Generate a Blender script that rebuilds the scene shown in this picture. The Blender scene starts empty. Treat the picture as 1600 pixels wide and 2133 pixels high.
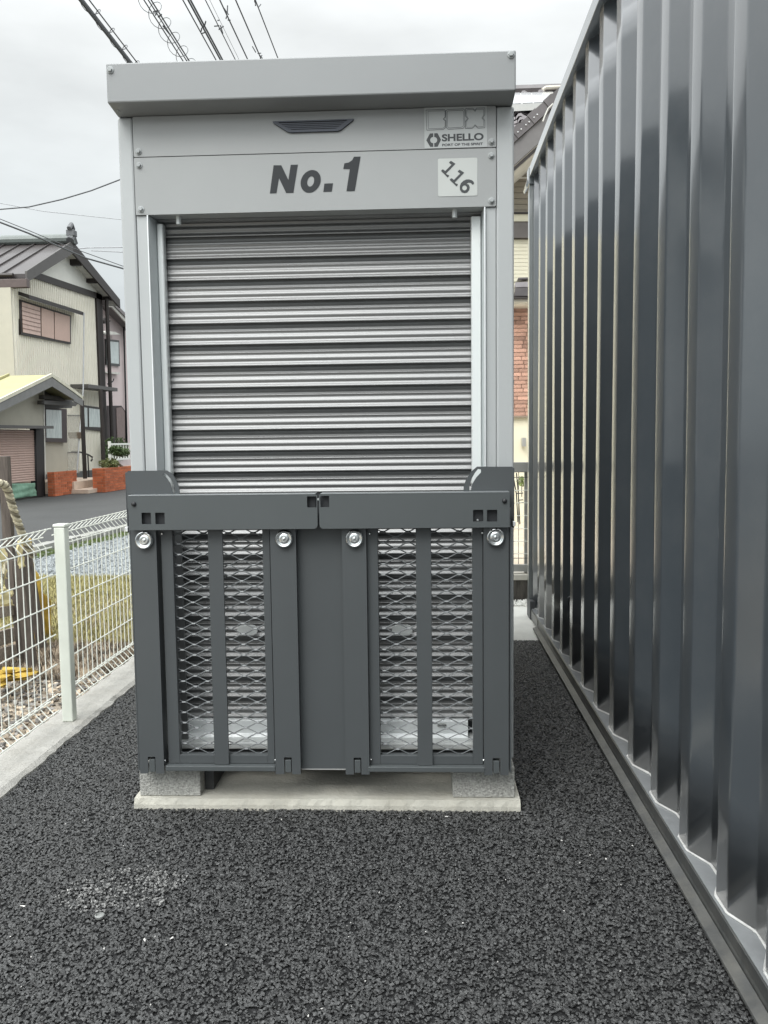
import bpy, bmesh, math, random
from mathutils import Vector, Matrix
random.seed(7)
SC = bpy.context.scene
COL = SC.collection
R = math.radians

# ------------------------------------------------------------ camera, sky, sun
CAM_H, FPX = 1.13, 1750.0
PITCH, YAW, ROLL = R(4.85), R(2.92), R(.72)
_F = Vector((-math.sin(YAW)*math.cos(PITCH), math.cos(YAW)*math.cos(PITCH), -math.sin(PITCH)))
_R0 = Vector((math.cos(YAW), math.sin(YAW), 0)); _U0 = _R0.cross(_F)
_R = _R0*math.cos(ROLL) - _U0*math.sin(ROLL); _U = _U0*math.cos(ROLL) + _R0*math.sin(ROLL)
cd = bpy.data.cameras.new('camera'); cam = bpy.data.objects.new('camera', cd); COL.objects.link(cam)
M = Matrix((_R, _U, -_F)).transposed().to_4x4(); M.translation = (0, 0, CAM_H)
cam.matrix_world = M
cd.sensor_fit = 'HORIZONTAL'; cd.sensor_width = 36; cd.lens = FPX/1600*36
cd.clip_start = .05; cd.clip_end = 3000
SC.camera = cam
SC.view_settings.view_transform = 'Standard'; SC.view_settings.look = 'None'
SC.view_settings.exposure = 0; SC.view_settings.gamma = 1
SC.view_settings.use_curve_mapping = False
SUN_EL, SUN_AZ = R(46), R(205)
W = bpy.data.worlds.new("World"); SC.world = W; W.use_nodes = True
nt = W.node_tree; nt.nodes.clear()
N = lambda t: nt.nodes.new(t)
out = N('ShaderNodeOutputWorld'); bg1 = N('ShaderNodeBackground'); bg2 = N('ShaderNodeBackground'); mx = N('ShaderNodeMixShader')
sky = N('ShaderNodeTexSky'); sky.sky_type = 'NISHITA'; sky.sun_disc = False; sky.sun_elevation = SUN_EL; sky.sun_rotation = SUN_AZ
nt.links.new(sky.outputs[0], bg1.inputs[0]); bg1.inputs[1].default_value = .07
tc = N('ShaderNodeTexCoord'); sep = N('ShaderNodeSeparateXYZ'); nt.links.new(tc.outputs['Generated'], sep.inputs[0])
rp = N('ShaderNodeValToRGB')
rp.color_ramp.elements[0].position = 0; rp.color_ramp.elements[0].color = (.64, .70, .72, 1)
rp.color_ramp.elements[1].position = 1; rp.color_ramp.elements[1].color = (3.0, 3.08, 3.12, 1)
e = rp.color_ramp.elements.new(.66); e.color = (2.0, 2.06, 2.08, 1)
e = rp.color_ramp.elements.new(.20); e.color = (.78, .83, .84, 1)
e = rp.color_ramp.elements.new(.42); e.color = (.96, .99, .99, 1)
nt.links.new(sep.outputs[2], rp.inputs[0])
mp = N('ShaderNodeMapping'); mp.inputs['Scale'].default_value = (1.2, 1.2, 3.4); nt.links.new(tc.outputs['Generated'], mp.inputs[0])
nz = N('ShaderNodeTexNoise'); nz.inputs['Scale'].default_value = 2.6; nz.inputs['Detail'].default_value = 5; nz.inputs['Roughness'].default_value = .52
nt.links.new(mp.outputs[0], nz.inputs[0])
mr = N('ShaderNodeMapRange'); mr.inputs[1].default_value = .3; mr.inputs[2].default_value = .7; mr.inputs[3].default_value = .84; mr.inputs[4].default_value = 1.12
nt.links.new(nz.outputs[0], mr.inputs[0])
vm = N('ShaderNodeVectorMath'); vm.operation = 'SCALE'; nt.links.new(rp.outputs[0], vm.inputs[0]); nt.links.new(mr.outputs[0], vm.inputs['Scale'])
# thin cloud glows round the veiled sun
gd_ = N('ShaderNodeVectorMath'); gd_.operation = 'DOT_PRODUCT'; nt.links.new(tc.outputs['Generated'], gd_.inputs[0]); gd_.inputs[1].default_value = (math.sin(SUN_AZ)*math.cos(SUN_EL), math.cos(SUN_AZ)*math.cos(SUN_EL), math.sin(SUN_EL))
gm = N('ShaderNodeMapRange'); gm.interpolation_type = 'SMOOTHSTEP'; gm.inputs[1].default_value = .55; gm.inputs[2].default_value = 1.; gm.inputs[3].default_value = 1.; gm.inputs[4].default_value = 2.0
nt.links.new(gd_.outputs['Value'], gm.inputs[0])
vm2 = N('ShaderNodeVectorMath'); vm2.operation = 'SCALE'; nt.links.new(vm.outputs[0], vm2.inputs[0]); nt.links.new(gm.outputs[0], vm2.inputs['Scale'])
nt.links.new(vm2.outputs[0], bg2.inputs[0]); bg2.inputs[1].default_value = 1.06
mx.inputs[0].default_value = .93
nt.links.new(bg1.outputs[0], mx.inputs[1]); nt.links.new(bg2.outputs[0], mx.inputs[2]); nt.links.new(mx.outputs[0], out.inputs[0])
sd = bpy.data.lights.new('sun', 'SUN'); sd.energy = 1.4; sd.angle = R(24); sd.color = (1, .975, .94)
so = bpy.data.objects.new('sun', sd); COL.objects.link(so)
_d = Vector((math.sin(SUN_AZ)*math.cos(SUN_EL), math.cos(SUN_AZ)*math.cos(SUN_EL), math.sin(SUN_EL)))
so.rotation_euler = (-_d).to_track_quat('-Z', 'Y').to_euler()

# ------------------------------------------------------------ measuring helpers (a sight line met with a real plane)
QB = R(.4)
def ray(x, y): return _R*((x-800)/FPX) - _U*((y-1066.5)/FPX) + _F
def bxz(x, y, Y):                                  # point on the storage box plane at local depth Y -> local (x, z)
    d = ray(x, y); n = Vector((-math.sin(QB), math.cos(QB), 0)); t = Y/d.dot(n)
    P = d*t; return (P.x*math.cos(QB)+P.y*math.sin(QB), P.z+CAM_H)
def hx(x, y, X):                                   # point on a wall plane x = X -> (y, z)
    d = ray(x, y); P = d*(X/d.x); return (P.y, P.z+CAM_H)
def fy(x, y, Y):                                   # point on a wall plane y = Y -> (x, z)
    d = ray(x, y); P = d*(Y/d.y); return (P.x, P.z+CAM_H)
def gd(x, y, z=0):
    d = ray(x, y); P = d*((z-CAM_H)/d.z); return (P.x, P.y)

# ------------------------------------------------------------ materials
MATS = {}
def mat(name, col, rough=.6, metal=0., var=.12, vs=8., bump=0., bs=60., coat=0., stretch=(1, 1, 1), spec=.5, col2=None, dirt=0., dirtcol=(.2, .17, .13), dirts=2.5, bevel=0., rvar=0., wave=None, perinst=0., alpha=1., trans=0., coatr=.08):
    if name in MATS: return MATS[name]
    m = bpy.data.materials.new(name); m.use_nodes = True; t = m.node_tree; b = t.nodes['Principled BSDF']
    L = t.links.new
    b.inputs['Roughness'].default_value = rough; b.inputs['Metallic'].default_value = metal
    b.inputs['Coat Weight'].default_value = coat; b.inputs['Coat Roughness'].default_value = coatr
    b.inputs['Specular IOR Level'].default_value = spec
    b.inputs['Alpha'].default_value = alpha; b.inputs['Transmission Weight'].default_value = trans
    tc = t.nodes.new('ShaderNodeTexCoord'); mp = t.nodes.new('ShaderNodeMapping'); mp.inputs['Scale'].default_value = stretch
    L(tc.outputs['Object'], mp.inputs[0])
    n = t.nodes.new('ShaderNodeTexNoise'); n.inputs['Scale'].default_value = vs; n.inputs['Detail'].default_value = 6; n.inputs['Roughness'].default_value = .6
    L(mp.outputs[0], n.inputs[0])
    r = t.nodes.new('ShaderNodeValToRGB'); r.color_ramp.elements[0].position = .3; r.color_ramp.elements[1].position = .7
    c2 = col2 or tuple(c*(1+var) for c in col); c1 = tuple(c*(1-var) for c in col)
    r.color_ramp.elements[0].color = (*c1, 1); r.color_ramp.elements[1].color = (*c2, 1)
    L(n.outputs[0], r.inputs[0]); cur = r.outputs[0]
    if dirt:
        n2 = t.nodes.new('ShaderNodeTexNoise'); n2.inputs['Scale'].default_value = dirts; n2.inputs['Detail'].default_value = 8; n2.inputs['Roughness'].default_value = .7
        L(mp.outputs[0], n2.inputs[0])
        r2 = t.nodes.new('ShaderNodeMapRange'); r2.inputs[1].default_value = .45; r2.inputs[2].default_value = .75; r2.inputs[4].default_value = dirt
        L(n2.outputs[0], r2.inputs[0])
        mi = t.nodes.new('ShaderNodeMix'); mi.data_type = 'RGBA'; L(r2.outputs[0], mi.inputs[0]); L(cur, mi.inputs[6]); mi.inputs[7].default_value = (*dirtcol, 1)
        cur = mi.outputs[2]
    if perinst:
        oi = t.nodes.new('ShaderNodeObjectInfo'); r3 = t.nodes.new('ShaderNodeMapRange'); r3.inputs[3].default_value = 1-perinst; r3.inputs[4].default_value = 1+perinst
        L(oi.outputs['Random'], r3.inputs[0]); v = t.nodes.new('ShaderNodeVectorMath'); v.operation = 'SCALE'
        L(cur, v.inputs[0]); L(r3.outputs[0], v.inputs['Scale']); cur = v.outputs[0]
    L(cur, b.inputs['Base Color'])
    if rvar:
        r4 = t.nodes.new('ShaderNodeMapRange'); r4.inputs[3].default_value = max(0, rough-rvar); r4.inputs[4].default_value = rough+rvar
        L(n.outputs[0], r4.inputs[0]); L(r4.outputs[0], b.inputs['Roughness'])
    nrm = None
    if bevel:
        bv = t.nodes.new('ShaderNodeBevel'); bv.inputs['Radius'].default_value = bevel; bv.samples = 4; nrm = bv.outputs[0]
    if wave:                                        # (axis, scale, strength) ribs too fine to model
        w = t.nodes.new('ShaderNodeTexWave'); w.bands_direction = wave[0]; w.inputs['Scale'].default_value = wave[1]; w.inputs['Distortion'].default_value = 0
        L(tc.outputs['Object'], w.inputs[0]); bu = t.nodes.new('ShaderNodeBump'); bu.inputs['Strength'].default_value = wave[2]; bu.inputs['Distance'].default_value = .02
        L(w.outputs[0], bu.inputs['Height'])
        if nrm: L(nrm, bu.inputs['Normal'])
        nrm = bu.outputs[0]
    if bump:
        n3 = t.nodes.new('ShaderNodeTexNoise'); n3.inputs['Scale'].default_value = bs; n3.inputs['Detail'].default_value = 4
        L(mp.outputs[0], n3.inputs[0]); bu = t.nodes.new('ShaderNodeBump'); bu.inputs['Strength'].default_value = bump; bu.inputs['Distance'].default_value = .01
        L(n3.outputs[0], bu.inputs['Height'])
        if nrm: L(nrm, bu.inputs['Normal'])
        nrm = bu.outputs[0]
    if nrm: L(nrm, b.inputs['Normal']); L(nrm, b.inputs['Coat Normal'])
    MATS[name] = m; return m

panel = mat('grey embossed panel', (.305, .316, .313), .42, .0, .05, 2, bump=.04, bs=420, coat=.6, coatr=.13, spec=.5)
hdrm = mat('grey header coat', (.252, .263, .265), .42, .0, .03, 3, bump=.04, bs=420, coat=.25, coatr=.22)
postm = mat('grey corner coat', (.415, .434, .434), .4, .0, .02, 3, coat=.2, coatr=.25)
guide = mat('satin aluminium guide', (.72, .75, .74), .42, .25, .04, 6, stretch=(1, 1, .1))
bright = mat('bright aluminium edge', (.85, .87, .87), .3, .5, .02)
slatm = mat('rolled aluminium slat', (.275, .277, .275), .52, .9, .03, 3, stretch=(.15, 1, 1))
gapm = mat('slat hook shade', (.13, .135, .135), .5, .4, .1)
ramp = mat('dark grey powder coat', (.068, .075, .078), .42, .0, .04, 4, bump=.03, bs=500, spec=.45)
rampb = mat('dark grey bar coat', (.076, .085, .087), .42, .0, .04, 4, bump=.03, bs=500, spec=.45)
zinc = mat('zinc plated steel', (.72, .74, .74), .22, 1., .08, 30, rvar=.08)
boltm = mat('painted bolt', (.36, .38, .38), .45, .0, .05)
black = mat('black rubber', (.015, .016, .018), .5)
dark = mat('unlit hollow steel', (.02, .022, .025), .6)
grillm = mat('navy plastic grille', (.03, .038, .058), .38, coat=.2)
inkm = mat('grey black vinyl letter', (.010, .013, .016), .6, var=.08)
ink2 = mat('grey print', (.042, .046, .049), .5)
stick = mat('pale sticker film', (.48, .50, .48), .35, var=.02, coat=.3)
stick2 = mat('silver sticker film', (.43, .45, .445), .35, var=.02, coat=.3)
conc = mat('pale slab concrete', (.46, .45, .395), .85, var=.1, vs=14, bump=.3, bs=90, dirt=.35, dirtcol=(.36, .33, .26), dirts=9)
block = mat('grey block concrete', (.37, .37, .345), .9, var=.38, vs=150, bump=.7, bs=150)
kerbm = mat('kerb concrete', (.38, .372, .345), .9, var=.12, vs=10, bump=.5, bs=70, dirt=.4, dirtcol=(.22, .20, .165), dirts=7)
aspm = mat('asphalt binder', (.014, .0145, .015), .75, var=.3, vs=40, bump=1., bs=150)
stonem = mat('asphalt stone', (.043, .044, .0435), .29, var=.3, vs=60, perinst=.85, bump=.35, bs=300, spec=.8)
palem = mat('dusty asphalt stone', (.17, .17, .165), .7, var=.3, vs=60, perinst=.6)
contm = mat('dark grey container paint', (.056, .066, .075), .30, .0, .06, 2.5, coat=1., coatr=.15, dirt=.10, dirtcol=(.20, .20, .19), dirts=5, bump=.035, bs=14, rvar=.04, bevel=.004, spec=.6)
contm.node_tree.nodes['Principled BSDF'].inputs['Coat IOR'].default_value = 1.75
raila = mat('sky lit container rail paint', (.15, .165, .17), .25, 0, .06, coat=1., coatr=.08)  # lighter base colour paints in the sky reflected along the top rail
railb = mat('weathered rail steel', (.045, .047, .046), .42, .1, .25, 6, coat=.3, coatr=.25, dirt=.55, dirtcol=(.14, .135, .12), dirts=9, bump=.1, bs=60)
ledgem = mat('ledge grey paint', (.22, .23, .235), .4, 0, .12, 14, coat=.3, bump=.15, bs=60)
sealm = mat('white sealant bead', (.58, .58, .56), .5, var=.15, vs=30, bump=.3, bs=80)
white = mat('white wire coating', (.78, .80, .74), .4, var=.04, coat=.2)
postw = mat('cream white post coating', (.66, .69, .62), .4, var=.05, coat=.2)
wood = mat('weathered grey wood', (.10, .084, .072), .9, var=.35, vs=12, stretch=(6, 6, .6), bump=.6, bs=24)
wood2 = mat('pale split wood', (.28, .24, .20), .9, var=.35, vs=12, stretch=(.6, 6, 6), bump=.6, bs=24)
ropem = mat('pale straw rope', (.50, .46, .34), .9, var=.25, vs=60, bump=.5, bs=120)
ropeb = mat('dark rope strand', (.20, .18, .13), .85, var=.2)
yel = mat('yellow netting', (.50, .34, .06), .8, var=.25, vs=18, bump=.6, bs=40)
yelp = mat('faded yellow cloth', (.62, .54, .30), .85, var=.15, vs=10, bump=.3, bs=20)
soil = mat('brown soil with litter', (.25, .215, .17), .95, var=.4, vs=22, bump=1., bs=60, dirt=.6, dirtcol=(.30, .26, .21), dirts=12)
chipm = mat('dry leaf litter', (.34, .28, .21), .9, var=.3, vs=40, perinst=.7)
pebm = mat('mixed pebble', (.20, .19, .175), .85, var=.2, vs=40, perinst=.6)
gravm = mat('blue grey crushed stone', (.235, .255, .26), .85, var=.2, vs=30, perinst=.5)
grassm = mat('yellowing grass', (.33, .30, .13), .8, var=.3, vs=9, perinst=.45)
mossm = mat('mossy grass', (.11, .15, .04), .85, var=.3, vs=9, perinst=.4)
roadm = mat('worn road asphalt', (.052, .054, .053), .9, var=.10, vs=1.2, bump=.4, bs=180, dirt=.25, dirtcol=(.075, .075, .072), dirts=.8)
groundm = mat('far asphalt ground', (.12, .122, .12), .95, var=.15, vs=.5, bump=.3, bs=40)
cream = mat('ribbed cream siding', (.82, .79, .69), .75, var=.05, vs=2, dirt=.2, dirtcol=(.50, .46, .36), dirts=.7)
cream2 = mat('plain cream render', (.46, .44, .37), .8, var=.05, vs=3, bump=.2, bs=70, dirt=.2, dirtcol=(.5, .46, .36), dirts=1)
creamg = mat('pale gable siding', (.80, .80, .74), .75, var=.04, vs=2)
brown = mat('dark brown trim', (.026, .020, .018), .5, var=.12, vs=4)
brownr = mat('brown metal roof', (.048, .041, .040), .45, var=.15, vs=2, coat=.2)
greyt = mat('grey brown fascia', (.085, .08, .076), .5, var=.1)
soff = mat('white soffit', (.62, .61, .56), .7)
pinks = mat('pink storm shutter', (.60, .43, .36), .55, var=.04, wave=('Y', 9., .3))
pinkr = mat('dusty pink roller slat', (.52, .375, .32), .5, var=.05)
yroof = mat('pale yellow metal roof', (.38, .36, .19), .6, var=.08, vs=3)
tarpm = mat('green tarpaulin', (.20, .36, .26), .55, var=.25, vs=8, bump=.8, bs=9)
glass = mat('window glass', (.10, .13, .13), .08, var=.1, coat=1.)
curt = mat('curtained window', (.42, .48, .46), .25, var=.22, vs=5, stretch=(1, 4, .7), coat=1., coatr=.04)
brick = mat('orange brick', (.46, .13, .055), .85, var=.3, vs=5, perinst=.25, bump=.3, bs=60)
mortar = mat('brick mortar', (.36, .20, .13), .95)
pinkw = mat('pink house render', (.66, .56, .55), .85, var=.04, vs=2, bump=.2, bs=30)
tilem = mat('pale step tile', (.56, .45, .36), .7, var=.1, vs=8)
leafm = mat('pine green leaf', (.06, .10, .03), .7, var=.4, vs=10)
leafo = mat('olive green leaf', (.13, .15, .05), .7, var=.4, vs=10)
cable = mat('black overhead cable', (.09, .095, .10), .6)
cableg = mat('grey overhead cable', (.36, .37, .38), .6)
ktile = mat('brown clay roof tile', (.095, .084, .084), .35, var=.25, vs=6, coat=.4, coatr=.2)
ktile2 = mat('sheen roof tile', (.27, .25, .255), .3, var=.25, vs=6, coat=.5, coatr=.15)
solar = mat('solar cell glass', (.26, .27, .28), .3, var=.05, coat=1., coatr=.1)
alum = mat('grey aluminium', (.42, .42, .40), .4, .5, .05)
tan = mat('tan lap siding', (.27, .24, .19), .8, var=.08)
creamr = mat('butter cream siding', (.68, .645, .50), .75, var=.05, vs=3)
btile = mat('salmon brick tile', (.47, .28, .21), .85, var=.25, vs=7, perinst=.3, bump=.3, bs=40)
stain = mat('stained block wall', (.085, .078, .068), .95, var=.5, vs=10, stretch=(6, 1, .8), bump=.4, bs=60)
litterm = mat('white paper litter', (.62, .61, .58), .8)
glue = mat('translucent screen', (.45, .43, .36), .25, var=.05, alpha=.42)

# ------------------------------------------------------------ object helpers
def link(o, parent=None):
    COL.objects.link(o)
    if parent is not None: o.parent = parent
    return o
def tag(o, label=None, cat=None, group=None, kind=None):
    if label: o['label'] = label
    if cat: o['category'] = cat
    if group: o['group'] = group
    if kind: o['kind'] = kind
    return o
def thing(name, label, cat, loc=(0, 0, 0), rz=0, group=None):
    o = bpy.data.objects.new(name, None); o.empty_display_size = .1; link(o); o.location = loc; o.rotation_euler = (0, 0, rz)
    return tag(o, label, cat, group)
class MB:
    def __init__(s): s.v = []; s.f = []
    def add(s, vs, fs):
        k = len(s.v); s.v += [tuple(v) for v in vs]; s.f += [tuple(i+k for i in f) for f in fs]; return s
    def box(s, x0, x1, y0, y1, z0, z1):
        return s.add([(x0,y0,z0),(x1,y0,z0),(x1,y1,z0),(x0,y1,z0),(x0,y0,z1),(x1,y0,z1),(x1,y1,z1),(x0,y1,z1)],
                     [(0,3,2,1),(4,5,6,7),(0,1,5,4),(1,2,6,5),(2,3,7,6),(3,0,4,7)])
    def loft(s, a, b, cap=True):                    # two rings of points
        n = len(a); k = len(s.v); s.v += [tuple(p) for p in a]+[tuple(p) for p in b]
        for i in range(n):
            j = (i+1) % n; s.f.append((k+i, k+j, k+n+j, k+n+i))
        if cap: s.f.append(tuple(k+i for i in range(n))[::-1]); s.f.append(tuple(k+n+i for i in range(n)))
        return s
    def bar(s, p, q, w, h=None, up=Vector((0, 0, 1))):
        p, q = Vector(p), Vector(q); h = h or w; d = (q-p).normalized(); a = d.cross(up)
        if a.length < 1e-4: a = d.cross(Vector((0, 1, 0)))
        a.normalize(); b = a.cross(d)
        c = [a*w/2+b*h/2, -a*w/2+b*h/2, -a*w/2-b*h/2, a*w/2-b*h/2]
        return s.loft([p+x for x in c], [q+x for x in c])
    def tube(s, pts, r, n=8, closed=False):
        pts = [Vector(p) for p in pts]; k = len(s.v); m = len(pts); ref = Vector((0, 0, 1))
        for i, p in enumerate(pts):
            d = (pts[min(i+1, m-1)]-pts[max(i-1, 0)]).normalized()
            a = d.cross(ref)
            if a.length < .05: a = d.cross(Vector((0, 1, 0)))
            a.normalize(); b = a.cross(d); rr = r[i] if isinstance(r, (list, tuple)) else r
            s.v += [tuple(p+(a*math.cos(2*math.pi*j/n)+b*math.sin(2*math.pi*j/n))*rr) for j in range(n)]
        for i in range(m-1):
            for j in range(n):
                s.f.append((k+i*n+j, k+i*n+(j+1) % n, k+(i+1)*n+(j+1) % n, k+(i+1)*n+j))
        s.f.append(tuple(k+j for j in range(n))[::-1]); s.f.append(tuple(k+(m-1)*n+j for j in range(n)))
        return s
    def lathe(s, prof, c, axis='y', n=28):          # prof: (radius, offset) along -y or z
        k = len(s.v)
        for r, o in prof:
            for j in range(n):
                a = 2*math.pi*j/n
                if axis == 'y': s.v.append((c[0]+r*math.cos(a), c[1]-o, c[2]+r*math.sin(a)))
                elif axis == 'x': s.v.append((c[0]+o, c[1]+r*math.cos(a), c[2]+r*math.sin(a)))
                else: s.v.append((c[0]+r*math.cos(a), c[1]+r*math.sin(a), c[2]+o))
        for i in range(len(prof)-1):
            for j in range(n):
                s.f.append((k+i*n+j, k+i*n+(j+1) % n, k+(i+1)*n+(j+1) % n, k+(i+1)*n+j))
        s.f.append(tuple(k+j for j in range(n))[::-1]); s.f.append(tuple(k+(len(prof)-1)*n+j for j in range(n)))
        return s
    def build(s, name, m, parent=None, smooth=False, bevel=0, loc=None):
        me = bpy.data.meshes.new(name); me.from_pydata(s.v, [], s.f); me.validate()
        bm = bmesh.new(); bm.from_mesh(me); bmesh.ops.recalc_face_normals(bm, faces=bm.faces); bm.to_mesh(me); bm.free()
        me.materials.append(m); o = bpy.data.objects.new(name, me); link(o, parent)
        if smooth:
            me.polygons.foreach_set('use_smooth', [True]*len(me.polygons)); me.set_sharp_from_angle(angle=R(40))
        if bevel:
            b = o.modifiers.new('bevel', 'BEVEL'); b.width = bevel; b.segments = 2; b.limit_method = 'ANGLE'; b.angle_limit = R(40)
        if loc: o.location = loc
        return o
def bx(name, m, parent, x0, x1, y0, y1, z0, z1, bevel=.0015):
    return MB().box(x0, x1, y0, y1, z0, z1).build(name, m, parent, bevel=bevel)
def plate(name, m, parent, loops, y0, y1, axis='y', res=None):   # outline with holes in (x,z) given thickness y0..y1 (or (y,z) with x0..x1)
    cu = bpy.data.curves.new('outline', 'CURVE'); cu.dimensions = '2D'; cu.fill_mode = 'BOTH'; cu.extrude = abs(y1-y0)/2
    for lp in loops:
        sp = cu.splines.new('POLY'); sp.points.add(len(lp)-1); sp.use_cyclic_u = True
        for i, p in enumerate(lp): sp.points[i].co = (p[0], p[1], 0, 1)
    tmp = bpy.data.objects.new('outline', cu); me = bpy.data.meshes.new_from_object(tmp)
    bpy.data.objects.remove(tmp); yc = (y0+y1)/2
    for v in me.vertices:
        a, b, c = v.co
        v.co = (a, yc-c, b) if axis == 'y' else (yc+c, a, b)
    me.name = name; me.materials.clear(); me.materials.append(m)
    bm = bmesh.new(); bm.from_mesh(me); bmesh.ops.remove_doubles(bm, verts=bm.verts, dist=1e-5); bmesh.ops.recalc_face_normals(bm, faces=bm.faces); bm.to_mesh(me); bm.free()
    return link(bpy.data.objects.new(name, me), parent)
def textmesh(name, s, m, parent, size, x, y, z, offset=0, shear=0, rot=0, spacing=1, sx=1, th=.0004, align='LEFT'):
    cu = bpy.data.curves.new(name, 'FONT'); cu.body = s; cu.size = size; cu.offset = offset; cu.shear = shear; cu.space_character = spacing; cu.extrude = th; cu.align_x = align
    tmp = bpy.data.objects.new(name, cu); me = bpy.data.meshes.new_from_object(tmp); bpy.data.objects.remove(tmp)
    me.materials.clear(); me.materials.append(m)
    ca, sa = math.cos(rot), math.sin(rot)
    for v in me.vertices:
        a, b, c = v.co; a *= sx; a, b = a*ca-b*sa, a*sa+b*ca
        v.co = (x+a, y-c, z+b)
    return link(bpy.data.objects.new(name, me), parent)
def arc(cx, cz, r, a0, a1, n=10, rz=None):
    rz = rz or r
    return [(cx+r*math.cos(R(a0+(a1-a0)*i/n)), cz+rz*math.sin(R(a0+(a1-a0)*i/n))) for i in range(n+1)]
def rrect(x0, x1, z0, z1, r=.004, n=3):
    return arc(x1-r, z1-r, r, 0, 90, n)+arc(x0+r, z1-r, r, 90, 180, n)+arc(x0+r, z0+r, r, 180, 270, n)+arc(x1-r, z0+r, r, 270, 360, n)
def inst(o, name, parent, loc, rot=(0, 0, 0), scale=None):
    c = bpy.data.objects.new(name, o.data); link(c, parent); c.location = loc; c.rotation_euler = rot
    if scale: c.scale = scale
    return c
def struct(o, label=None): return tag(o, label, kind='structure')

# ------------------------------------------------------------ ground
def sheet(name, pts, z, m):
    o = MB().add([(x, y, z) for x, y in pts], [tuple(range(len(pts)))]).build(name, m); return struct(o)
sheet('ground', [(-400, -300), (400, -300), (400, 600), (-400, 600)], -.035, groundm)
aspz = 0.0
def asphalt_mesh():
    bm = bmesh.new(); nx, ny = 60, 150; x0, x1, y0, y1 = -1.385, 3.4, -2.5, 4.69
    vs = [[bm.verts.new((x0+(x1-x0)*i/nx, y0+(y1-y0)*j/ny, -.006+random.uniform(-.0015, .0015))) for i in range(nx+1)] for j in range(ny+1)]
    for j in range(ny):
        for i in range(nx): bm.faces.new((vs[j][i], vs[j][i+1], vs[j+1][i+1], vs[j+1][i]))
    me = bpy.data.meshes.new('asphalt_paving'); bm.to_mesh(me); bm.free(); me.materials.append(aspm)
    return link(bpy.data.objects.new('asphalt_paving', me))
struct(asphalt_mesh())
sheet('parking_lot', [(-1.4, -40), (30, -40), (30, -2.5), (-1.4, -2.5)], -.010, groundm)
# kerb: a long low strip with an uneven inner edge
def kerb():
    m = MB(); ys = [-3+i*.03 for i in range(int(9/.03))]; rr = random.Random(3); ring = []
    for y in ys:
        j = rr.uniform(-.006, .006); k = rr.uniform(-.012, .010)
        ring.append([(-1.565+k, y, -.05), (-1.553+k, y, .006), (-1.538, y, .016), (-1.392, y, .018+rr.uniform(-.002, .002)), (-1.375+j, y, .006), (-1.372+j, y, -.05)])
    for a, b in zip(ring, ring[1:]): m.loft(a, b, cap=False)
    o = m.build('kerb', kerbm); return struct(o)
kerb()
sheet('soil_strip', [(-12, -6), (-1.56, -6), (-1.56, 4.9), (-12, 4.9)], -.012, soil)
sheet('lawn', [(-12, 4.9), (-1.56, 4.9), (-1.56, 6.75), (-12, 6.75)], -.012, soil)
sheet('gravel_lot', [(-12, 6.75), (3, 6.75), (3, 16), (-12, 16)], -.012, mat('gravel bed', (.2, .22, .235), .95, var=.3, vs=30, bump=.8, bs=60))
# road across the gravel lot: everything left of the road kerb
RK0, RK1 = Vector((-4.30, 6.2)), Vector((-3.40, 15.5))
rk = lambda y: RK0.x+(RK1.x-RK0.x)*(y-RK0.y)/(RK1.y-RK0.y)
sheet('road', [(-60, -6), (rk(-6)-.12, -6), (rk(60)-.12, 60), (-60, 60)], -.004, roadm)
m = MB(); rr = random.Random(5)
for i in range(60):
    y = -2+i*.5
    m.box(rk(y+.25)-.13, rk(y+.25)+.0, y+.004, y+.496, -.05, .075+rr.uniform(-.003, .003))
struct(m.build('road_kerb', mat('aged kerb concrete', (.30, .30, .285), .9, var=.2, vs=6, dirt=.5, dirtcol=(.16, .17, .09), dirts=5)))

# ---- loose ground cover: instanced pieces that nobody could count
LIB = bpy.data.collections.new('ground_pieces')
def piece_stone(seed, m, flat=.5, sub=1):
    r = random.Random(seed); bm = bmesh.new()
    for i in range(13):
        v = Vector((r.gauss(0, 1), r.gauss(0, 1), r.gauss(0, 1))).normalized()*r.uniform(.75, 1.15)
        bm.verts.new((v.x, v.y*.74, v.z*flat))
    bmesh.ops.convex_hull(bm, input=bm.verts); bmesh.ops.dissolve_limit(bm, angle_limit=R(14), verts=bm.verts, edges=bm.edges)
    for v in [v for v in bm.verts if not v.link_faces]: bm.verts.remove(v)
    me = bpy.data.meshes.new('piece'); bm.to_mesh(me); bm.free(); me.materials.append(m)
    return bpy.data.objects.new('piece', me)
def piece_chip(seed, m):
    r = random.Random(seed); vs = [(math.cos(a)*r.uniform(.5, 1), math.sin(a)*r.uniform(.3, .7), r.uniform(-.15, .25)) for a in [i*1.05 for i in range(6)]]
    me = bpy.data.meshes.new('piece'); me.from_pydata(vs+[(0, 0, .1)], [], [(i, (i+1) % 6, 6) for i in range(6)]); me.materials.append(m)
    return bpy.data.objects.new('piece', me)
def piece_tuft(seed, m):
    r = random.Random(seed); vs = []; fs = []
    for i in range(9):
        a = r.uniform(0, 6.3); c, s = math.cos(a), math.sin(a); l = r.uniform(.6, 1.2); b = r.uniform(.2, .7); x, y = r.uniform(-.25, .25), r.uniform(-.25, .25); k = len(vs); w = .06
        vs += [(x-s*w, y+c*w, 0), (x+s*w, y-c*w, 0), (x+c*b*.5+s*w*.7, y+s*b*.5-c*w*.7, l*.6), (x+c*b*.5-s*w*.7, y+s*b*.5+c*w*.7, l*.6), (x+c*b, y+s*b, l)]
        fs += [(k, k+1, k+2, k+3), (k+3, k+2, k+4)]
    me = bpy.data.meshes.new('piece'); me.from_pydata(vs, [], fs); me.materials.append(m)
    return bpy.data.objects.new('piece', me)
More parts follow.
